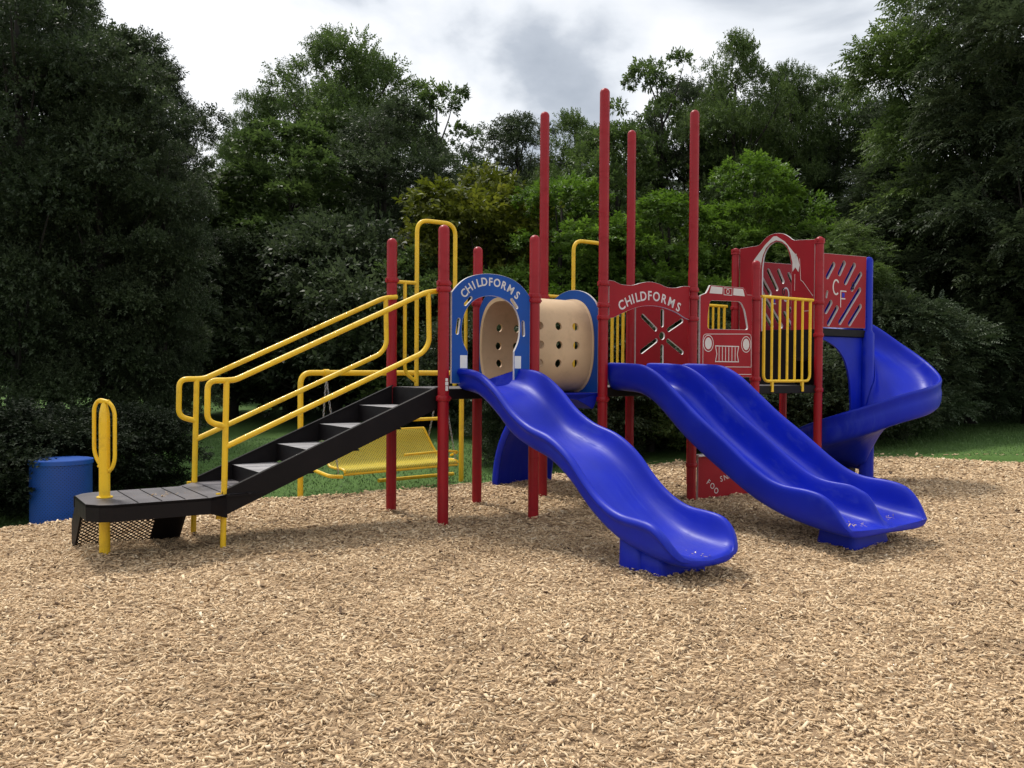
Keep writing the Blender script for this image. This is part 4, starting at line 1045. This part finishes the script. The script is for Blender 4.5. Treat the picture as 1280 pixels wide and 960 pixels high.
TREES = [
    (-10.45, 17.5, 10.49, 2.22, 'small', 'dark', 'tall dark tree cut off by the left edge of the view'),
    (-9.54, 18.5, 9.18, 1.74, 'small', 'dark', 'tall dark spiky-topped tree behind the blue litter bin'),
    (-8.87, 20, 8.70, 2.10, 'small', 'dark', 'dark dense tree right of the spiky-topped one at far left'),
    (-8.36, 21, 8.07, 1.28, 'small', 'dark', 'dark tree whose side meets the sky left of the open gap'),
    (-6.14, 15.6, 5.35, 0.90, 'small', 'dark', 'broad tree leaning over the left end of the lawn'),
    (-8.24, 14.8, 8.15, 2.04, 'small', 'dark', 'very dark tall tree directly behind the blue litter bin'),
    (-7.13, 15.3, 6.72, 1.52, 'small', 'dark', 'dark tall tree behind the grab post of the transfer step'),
    (-5.84, 30, 12.26, 2.73, 'small', 'mid', 'tallest round-topped tree behind the yellow stair handrails'),
    (-8.27, 29, 10.12, 1.52, 'small', 'mid', 'slim dark tree left of the tall round-topped tree'),
    (-5.79, 23, 7.21, 2.22, 'broad', 'mid', 'mid green tree with wide crown in front of the round-topped tree'),
    (-2.49, 29, 10.60, 1.84, 'sparse', 'mid', 'open-crowned tree right of the tall round-topped tree'),
    (-3.48, 24, 8.08, 2.52, 'small', 'dark', 'dark green tree behind the left red posts'),
    (0.15, 33, 10.49, 2.37, 'small', 'dark', 'far dark tree left of the tall red posts'),
    (2.10, 31, 9.75, 1.88, 'small', 'mid', 'far tree seen between the two leftmost tall red posts'),
    (-6.49, 20.5, 4.30, 2.15, 'small', 'dark', 'dark understorey tree at the back of the left lawn'),
    (-4.08, 20.5, 4.31, 2.60, 'small', 'dark', 'dark understorey tree behind the stair'),
    (-0.63, 20, 5.60, 2.10, 'broad', 'olive', 'yellow-olive bushy tree behind the blue arched panel'),
    (-1.89, 19, 3.59, 1.47, 'broad', 'mid', 'leafy green bush between the yellow hand loop and the olive tree'),
    (1.00, 18.5, 5.09, 1.53, 'broad', 'bright', 'bright big-leaved tree behind the tan tunnel'),
    (2.47, 21, 6.70, 1.51, 'broad', 'mid', 'green tree behind the tallest red post'),
    (4.35, 26, 10.53, 1.58, 'sparse', 'mid', 'thin-crowned tree rising above the rest behind the tall red posts'),
    (6.22, 25, 10.19, 1.73, 'small', 'mid', 'dark leafy tree right of the rightmost tall red post'),
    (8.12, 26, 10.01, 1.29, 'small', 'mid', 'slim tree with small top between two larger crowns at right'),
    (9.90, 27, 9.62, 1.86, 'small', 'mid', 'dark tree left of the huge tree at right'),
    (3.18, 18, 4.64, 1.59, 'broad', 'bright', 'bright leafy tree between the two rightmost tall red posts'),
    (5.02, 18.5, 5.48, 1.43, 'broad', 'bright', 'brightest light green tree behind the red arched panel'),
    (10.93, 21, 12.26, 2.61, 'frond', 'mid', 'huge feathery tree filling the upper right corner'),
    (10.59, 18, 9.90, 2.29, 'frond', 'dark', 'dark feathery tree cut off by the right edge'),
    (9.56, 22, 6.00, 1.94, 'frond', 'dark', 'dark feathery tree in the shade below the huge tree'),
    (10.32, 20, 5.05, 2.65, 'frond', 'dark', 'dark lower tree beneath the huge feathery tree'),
    (6.33, 17.5, 4.09, 1.45, 'frond', 'mid', 'feathery shrub behind the slatted red panels of the spiral slide'),
    (7.45, 16.8, 2.55, 1.39, 'frond', 'silver', 'grey-green feathery shrub right of the spiral slide top'),
    (9.68, 18.6, 2.26, 1.75, 'frond', 'silver', 'grey-green feathery shrub above the right lawn'),
    (11.35, 19, 2.64, 1.89, 'frond', 'mid', 'feathery shrub at the right edge above the lawn'),
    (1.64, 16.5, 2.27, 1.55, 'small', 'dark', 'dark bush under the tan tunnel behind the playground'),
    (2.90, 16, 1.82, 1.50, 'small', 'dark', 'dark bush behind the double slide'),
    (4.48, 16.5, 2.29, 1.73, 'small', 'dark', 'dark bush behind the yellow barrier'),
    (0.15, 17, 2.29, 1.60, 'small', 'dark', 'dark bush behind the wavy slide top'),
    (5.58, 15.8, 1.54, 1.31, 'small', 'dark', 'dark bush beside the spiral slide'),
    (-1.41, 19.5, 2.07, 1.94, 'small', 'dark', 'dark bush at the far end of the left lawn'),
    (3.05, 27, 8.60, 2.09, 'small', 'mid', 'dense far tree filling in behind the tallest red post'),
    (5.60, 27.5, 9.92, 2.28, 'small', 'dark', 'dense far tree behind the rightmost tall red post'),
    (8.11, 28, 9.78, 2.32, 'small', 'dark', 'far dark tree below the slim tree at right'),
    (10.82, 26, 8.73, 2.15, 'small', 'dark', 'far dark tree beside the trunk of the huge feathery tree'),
    (-5.66, 9.4, 1.16, 0.99, 'small', 'shaded', 'dark bush at the left edge behind the wood chips'),
    (-5.06, 9.9, 1.06, 0.87, 'small', 'shaded', 'dark bush right behind the blue litter bin'),
    (-4.73, 10.9, 0.99, 0.78, 'small', 'shaded', 'low dark shrub at the left end of the lawn'),
    (0.17, 12.6, 1.25, 0.77, 'small', 'dark', 'low dark shrub behind the blue climber'),
    (1.17, 13.6, 1.25, 0.98, 'small', 'dark', 'low dark shrub seen under the tunnel'),
    (2.28, 14.4, 1.31, 1.03, 'small', 'mid', 'low dark shrub in the gap between the two front slides'),
    (3.51, 14.9, 1.25, 1.15, 'small', 'dark', 'low dark shrub behind the counter panel'),
    (4.75, 15.2, 1.25, 1.09, 'small', 'dark', 'low dark shrub under the yellow barrier deck'),
    (5.85, 15.4, 1.33, 1.02, 'small', 'dark', 'low dark shrub behind the foot of the spiral slide'),
    (-5.70, 31.5, 11.84, 2.96, 'small', 'mid', 'dense far tree just behind the tall round-topped tree'),
    (-9.45, 31, 9.23, 1.71, 'small', 'mid', 'far tree at the right side of the open gap in the treeline'),
    (-9.24, 21.5, 8.81, 1.54, 'small', 'dark', 'far dark tree behind the left mass of trees'),
]
mats_cache = {}
for i, (X, Y, h, r, typ, tint, label) in enumerate(TREES):
    opts = PROTO[typ]
    best = min(range(len(opts)), key=lambda k: abs(math.log((opts[k][3] / opts[k][2]) / (h / r))) + .15 * ((i + k) % 2))
    cm_, tm, R0, H = opts[best]
    key = (cm_.name, tint)
    if key not in mats_cache:
        c2 = cm_.copy(); c2.materials.clear(); c2.materials.append(LEAF[tint]); mats_cache[key] = c2
    e = empty('shrub' if h < 3.3 else 'tree', (X, Y, float(lawn_z(np.array(X), np.array(Y)))), (i * 2.399) % (2 * PI))
    s = r / R0; sz = h / H
    e.scale = (s, s, sz)
    t_ = bpy.data.objects.new('trunk', tm); C.objects.link(t_); t_.parent = e
    c_ = bpy.data.objects.new('crown', mats_cache[key]); C.objects.link(c_); c_.parent = e
    tag(e, label, 'shrub' if h < 3.3 else 'tree', 'trees and shrubs around the play area')

# far wood closing the view behind the nearer trees
o = bpy.data.objects.new('woodland', crown_mesh(77, 'broad', n_cl=1500, per=34, cr=.05, low=1.0, point=.8, R0=9.0, H=10.5)[0]); C.objects.link(o)
o.location = (-1, 44, 0); o.scale = (5.6, .8, 1.0); o.data.materials.append(LEAF['dark'])
tag(o, 'distant dark wood closing the gaps between the nearer trunks', 'wood', kind='stuff')

# ------------------------------------------------------------ world, sun, camera
w = bpy.data.worlds.new('World'); scene.world = w; w.use_nodes = True; nt = w.node_tree
bg = nt.nodes['Background']
SUN_EL, SUN_AZ = R(60), R(-38)        # azimuth from +Y towards +X (negative: left of the view axis)
sky = N(nt, 'ShaderNodeTexSky'); sky.sky_type = 'NISHITA'; sky.sun_disc = False; sky.sun_elevation = SUN_EL; sky.sun_rotation = SUN_AZ
tc = N(nt, 'ShaderNodeTexCoord'); mp = N(nt, 'ShaderNodeMapping'); mp.inputs['Scale'].default_value = (1, 1, 1.9); mp.inputs['Location'].default_value = (.35, .2, .1)
nt.links.new(tc.outputs['Generated'], mp.inputs[0])
cn = N(nt, 'ShaderNodeTexNoise', Scale=2.6, Detail=7.0, Roughness=.52, Distortion=.35); nt.links.new(mp.outputs[0], cn.inputs['Vector'])
def blob(d, rad, amt):
    v = Vector(d).normalized(); dn = N(nt, 'ShaderNodeVectorMath', operation='DISTANCE'); dn.inputs[1].default_value = v
    nv = N(nt, 'ShaderNodeVectorMath', operation='ADD')
    cnn = N(nt, 'ShaderNodeTexNoise', Scale=5.0, Detail=5.0); nt.links.new(tc.outputs['Generated'], cnn.inputs['Vector'])
    sc_ = N(nt, 'ShaderNodeVectorMath', operation='SCALE'); sc_.inputs['Scale'].default_value = .22; nt.links.new(cnn.outputs['Color'], sc_.inputs[0])
    sb_ = N(nt, 'ShaderNodeVectorMath', operation='SUBTRACT'); sb_.inputs[1].default_value = (.11, .11, .11); nt.links.new(sc_.outputs[0], sb_.inputs[0])
    nt.links.new(tc.outputs['Generated'], nv.inputs[0]); nt.links.new(sb_.outputs[0], nv.inputs[1]); nt.links.new(nv.outputs[0], dn.inputs[0])
    mr = N(nt, 'ShaderNodeMapRange', interpolation_type='SMOOTHSTEP'); mr.inputs[1].default_value = rad; mr.inputs[2].default_value = 0; mr.inputs[4].default_value = amt
    nt.links.new(dn.outputs['Value'], mr.inputs[0]); return mr.outputs[0]
acc = cn.outputs['Fac']
for d, rad, amt in (((0.054, 1, 0.363), .15, -.20), ((0.290, 1, 0.408), .22, -.16), ((-0.371, 1, 0.318), .10, -.05), ((-0.072, 1, 0.281), .13, .10), ((-0.353, 1, 0.399), .25, .14), ((0.145, 1, 0.300), .10, .10), ((0.362, 1, 0.318), .08, -.06)):
    ad = N(nt, 'ShaderNodeMath', operation='ADD'); nt.links.new(acc, ad.inputs[0]); nt.links.new(blob(d, rad, amt), ad.inputs[1]); acc = ad.outputs[0]
cr_ = ramp(nt, [(.22, (.33, .37, .43)), (.36, (.50, .54, .60)), (.44, (.80, .83, .87)), (.52, (.97, .975, .985))])
nt.links.new(acc, cr_.inputs['Fac'])
sk = N(nt, 'ShaderNodeVectorMath', operation='SCALE'); sk.inputs['Scale'].default_value = .1; nt.links.new(sky.outputs[0], sk.inputs[0])
mxw = N(nt, 'ShaderNodeMixRGB'); mxw.inputs[0].default_value = .9
nt.links.new(sk.outputs[0], mxw.inputs[1]); nt.links.new(cr_.outputs[0], mxw.inputs[2]); nt.links.new(mxw.outputs[0], bg.inputs['Color']); bg.inputs['Strength'].default_value = 1.15
sd = bpy.data.lights.new('sun', 'SUN'); sd.energy = 3.2; sd.angle = R(9); sd.color = (1, .95, .86)
so = bpy.data.objects.new('sun', sd); C.objects.link(so)
sv = Vector((math.sin(SUN_AZ) * math.cos(SUN_EL), math.cos(SUN_AZ) * math.cos(SUN_EL), math.sin(SUN_EL)))
so.rotation_euler = sv.to_track_quat('Z', 'Y').to_euler(); so.location = (-5, 8, 12)

cd = bpy.data.cameras.new('camera'); co = bpy.data.objects.new('camera', cd); C.objects.link(co); scene.camera = co
cd.sensor_fit = 'HORIZONTAL'; cd.sensor_width = 36; cd.lens = 36 * 1105.1 / 1280; cd.clip_end = 3000; cd.clip_start = .05
pitch, roll = .0176, .0058
Mx = Matrix.Rotation(PI / 2 - pitch, 4, 'X') @ Matrix.Rotation(roll, 4, 'Z')
Mx.translation = Vector((0, 0, 1.35)); co.matrix_world = Mx
scene.view_settings.view_transform = 'Standard'; scene.view_settings.look = 'None'; scene.view_settings.exposure = 0; scene.view_settings.gamma = 1
scene.cycles.max_bounces = 5; scene.cycles.transparent_max_bounces = 10; scene.cycles.diffuse_bounces = 2; scene.cycles.glossy_bounces = 2; scene.cycles.transmission_bounces = 2
scene.render.film_transparent = False
